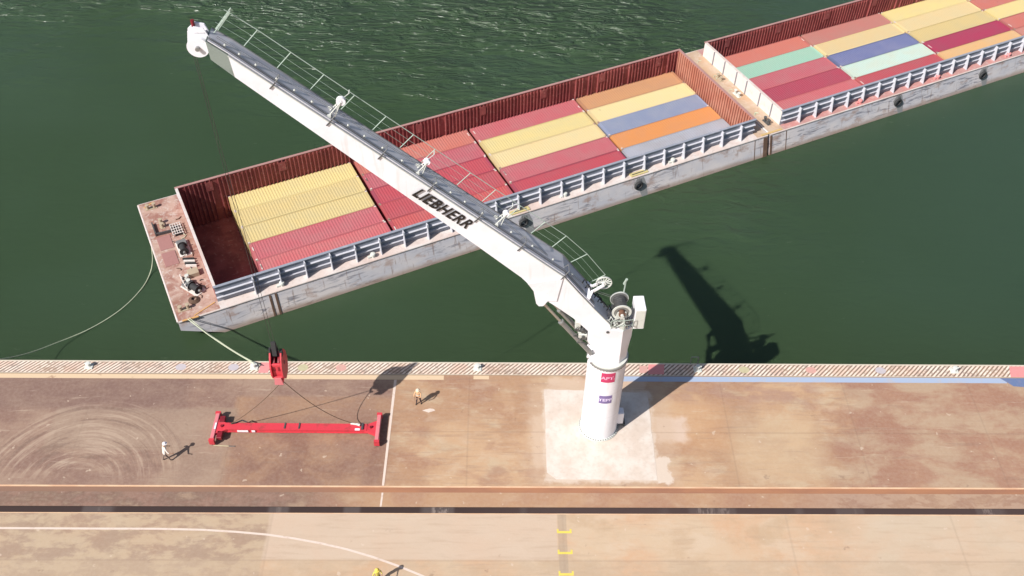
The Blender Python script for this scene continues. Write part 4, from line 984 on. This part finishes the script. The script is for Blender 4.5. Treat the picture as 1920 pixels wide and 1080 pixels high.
for bi, (keys, bn) in enumerate(bays2):
    for ri, k in enumerate(keys):
        place(k, 63.75+12.42*bi, VR[ri]+.0, FL+CH+random.uniform(0, .03), '%s container %s, %s' % (CN[k], rows[ri], bn), 'containers loaded in the barges')
# last bay beyond the frame border
# ================================================================== MOORING ROPES
c1 = Vector(wpos(-7.5, -4.3, DK+.15)); rope_obj('mooring_rope', hang(c1, (-26.45, 5.42, .52), .35), .045, M['rope'], 'pale mooring rope from the near barge corner to the quay bollard', 'rope', 'pale mooring ropes')
rope_obj('mooring_rope', hang(c1+Vector((.1, .1, .05)), (-26.0, 5.4, .30), .55), .03, M['rope'], 'thinner second mooring line beside the first, ending by the hook block', 'rope', 'pale mooring ropes')
pts = [Vector(wpos(-8.4, 6.4, DK-.1))]
pts = [Vector(wpos(-8.4, 6.4, DK-.05)), Vector((-39.75, 22.2, -4.9)), Vector((-39.95, 21.3, -5.7)), Vector((-40.3, 19.4, -5.84)), Vector((-41.5, 16.8, -5.84)), Vector((-43.5, 14.5, -5.80)), Vector((-45.6, 12.3, -5.2)), Vector((-47.1, 9.9, -3.9)), Vector((-48.6, 7.6, -2.0)), Vector((-50.2, 5.6, .3))]
# Catmull-Rom smoothing
sm = []
for i in range(len(pts)-1):
    p0, p1, p2, p3 = pts[max(0, i-1)], pts[i], pts[i+1], pts[min(len(pts)-1, i+2)]
    for k in range(6):
        t_ = k/6; sm.append(.5*((2*p1)+(p2-p0)*t_+(2*p0-5*p1+4*p2-p3)*t_*t_+(3*p1-p0-3*p2+p3)*t_**3))
sm.append(pts[-1])
rope_obj('mooring_rope', sm, .04, M['rope'], 'long pale rope curving over the water from the barge stern to the left border', 'rope', 'pale mooring ropes')

# ================================================================== PEOPLE
M['skin'] = weathered('skin', (.35, .20, .13), (.3, .17, .11), .3, 8, .6)
def cloth(n, c): return weathered(n, c, tuple(x*.7 for x in c), .5, 9, .85)
def person(x, y, rz, lean, arms, mats, label, helmet, stride=.18):
    """mats: trousers, shirt, skin, boots. arms: list of (elbow, wrist) for left/right in local coords (x right, y front)"""
    root = empty('person', (x, y, 0), rz); tag(root, label, 'person')
    lx, ly = lean
    def S(z): return Vector((lx*max(0, z-.9), ly*max(0, z-.9), 0))
    J = {}
    V = []; Ed = []; Rd = []
    def add(p, r, par=None):
        V.append(Vector(p)); Rd.append(r)
        if par is not None: Ed.append((par, len(V)-1))
        return len(V)-1
    pel = add((0, 0, .95), (.155, .115)); bel = add(Vector((0, .01, 1.10))+S(1.1), (.145, .11), pel); ch = add(Vector((0, .01, 1.30))+S(1.3), (.17, .12), bel)
    up = add(Vector((0, 0, 1.43))+S(1.43), (.13, .10), ch); nk = add(Vector((0, .01, 1.53))+S(1.53), (.058, .06), up); hd0 = add(Vector((0, .03, 1.61))+S(1.61), (.078, .09), nk); hd1 = add(Vector((0, .02, 1.71))+S(1.71), (.07, .085), hd0)
    for s_, k in ((-1, 0), (1, 1)):
        sh = add(Vector((s_*.20, 0, 1.43))+S(1.43), (.06, .06), up); el = add(arms[k][0], (.045, .045), sh); wr_ = add(arms[k][1], (.03, .03), el)
        d = (Vector(arms[k][1])-Vector(arms[k][0])).normalized(); pm = add(Vector(arms[k][1])+d*.07, (.036, .02), wr_)
        hp = add((s_*.10, 0, .88), (.095, .10), pel); kn = add((s_*.13+0, s_*stride*.5+.03, .49), (.062, .065), hp); an = add((s_*.16, s_*stride, .10), (.04, .045), kn); add((s_*.17, s_*stride+.15, .045), (.042, .035), an)
        # five fingers
        side = d.cross(Vector((0, 0, 1)));
        if side.length < .1: side = Vector((0, 1, 0))
        side.normalize()
        base = Vector(arms[k][1])+d*.10
        for f, (of, L) in enumerate(((-.026, .055), (-.009, .07), (.009, .075), (.026, .065))):
            a = add(base+side*of, (.009, .009), pm); add(base+side*of+d*L*.6-Vector((0, 0, .008)), (.008, .008), a)
        a = add(Vector(arms[k][1])+d*.05+side*.04, (.010, .010), pm); add(Vector(arms[k][1])+d*.09+side*.062, (.008, .008), a)
    me = bpy.data.meshes.new('body'); me.from_pydata(V, Ed, []); o = bpy.data.objects.new('body', me); col.objects.link(o)
    mo = o.modifiers.new('skin', 'SKIN'); mo.use_smooth_shade = True
    for i, sv in enumerate(me.skin_vertices[0].data): sv.radius = Rd[i]; sv.use_root = (i == 0)
    su = o.modifiers.new('sub', 'SUBSURF'); su.levels = 1; su.render_levels = 1
    dg = bpy.context.evaluated_depsgraph_get(); dg.update(); nm = bpy.data.meshes.new_from_object(o.evaluated_get(dg)); o.modifiers.clear()
    o.data = nm; bpy.data.meshes.remove(me); nm.materials.clear()
    for mm in mats: nm.materials.append(mm)
    for p in nm.polygons:
        c_ = p.center; z = c_.z; mi = 0
        hand = min((c_-Vector(arms[0][1])).length, (c_-Vector(arms[1][1])).length) < .17
        if z < .11: mi = 3
        elif z > 1.52 or hand: mi = 2
        elif z > .93 or (abs(c_.x) > .27 and z > .6) or min((c_-Vector(arms[k][0])).length for k in (0, 1)) < .2: mi = 1
        p.material_index = mi; p.use_smooth = True
    o.parent = root; o.name = 'body'
    hc = Vector((0, .02, 1.71))+S(1.71)
    b = MB(); b.lathe([(.135, 0), (.130, .04), (.112, .09), (.07, .125), (0, .135)], 16, tuple(hc)); b.lathe([(.165, -.004), (.165, .008), (.13, .012)], 16, (hc.x, hc.y+.02, hc.z)); h_ = b.build('helmet', helmet, root, smooth=True)
    b = MB(); fy = hc.y+.085
    b.tube((hc.x-.03, fy, hc.z-.04), (hc.x-.03, fy+.02, hc.z-.04), .012, n=6); b.tube((hc.x+.03, fy, hc.z-.04), (hc.x+.03, fy+.02, hc.z-.04), .012, n=6); b.tube((hc.x, fy, hc.z-.06), (hc.x, fy+.035, hc.z-.085), .014, n=6); b.bar((hc.x-.03, fy+.005, hc.z-.12), (hc.x+.03, fy+.005, hc.z-.12), .012, .012)
    b.tube((hc.x-.085, hc.y+.01, hc.z-.07), (hc.x-.11, hc.y, hc.z-.06), .022, n=6); b.tube((hc.x+.085, hc.y+.01, hc.z-.07), (hc.x+.11, hc.y, hc.z-.06), .022, n=6)
    b.build('face', M['skin'], root)
    return root
boots = cloth('dark_boots', (.03, .025, .02)); dk = cloth('dark_trousers', (.055, .035, .04)); gr = cloth('grey_trousers', (.25, .19, .16))
pa = person(-31.24, -3.22, R(-60), (-.20, .30), [((-.36, .20, 1.22), (-.30, .45, 1.12)), ((.40, .24, 1.25), (.52, .46, 1.20))], [gr, cloth('white_shirt', (.72, .66, .58)), M['skin'], boots],
            'person in white shirt and helmet leaning forward with legs apart, left of the red spreader', M['white'], .24)
pb = person(-13.47, 1.97, R(160), (-.02, .02), [((-.28, .18, 1.14), (-.10, .36, 1.12)), ((.28, .14, 1.12), (.18, .38, 1.02))], [dk, cloth('tan_vest', (.66, .40, .22)), M['skin'], boots],
            'person in tan vest and dark trousers standing right of the white joint line', M['cream'] and weathered('cream_helmet', (.75, .62, .46), (.6, .5, .4), .4, 5, .4), .10)
pc = person(-15.25, -12.55, R(200), (-.02, .10), [((-.29, .10, 1.15), (-.22, .34, 1.10)), ((.30, .08, 1.14), (.24, .32, 1.02))], [dk, cloth('yellow_vest', (.62, .55, .12)), M['skin'], boots],
            'person in yellow vest and helmet beside the white curved line at the bottom border', M['yellow'], .12)
b = MB(); b.ring((0, .0, 1.20), .165, .19, .05, axis=(0, 0, 1), n=16); b.build('reflective_band', M['white2'], pb)
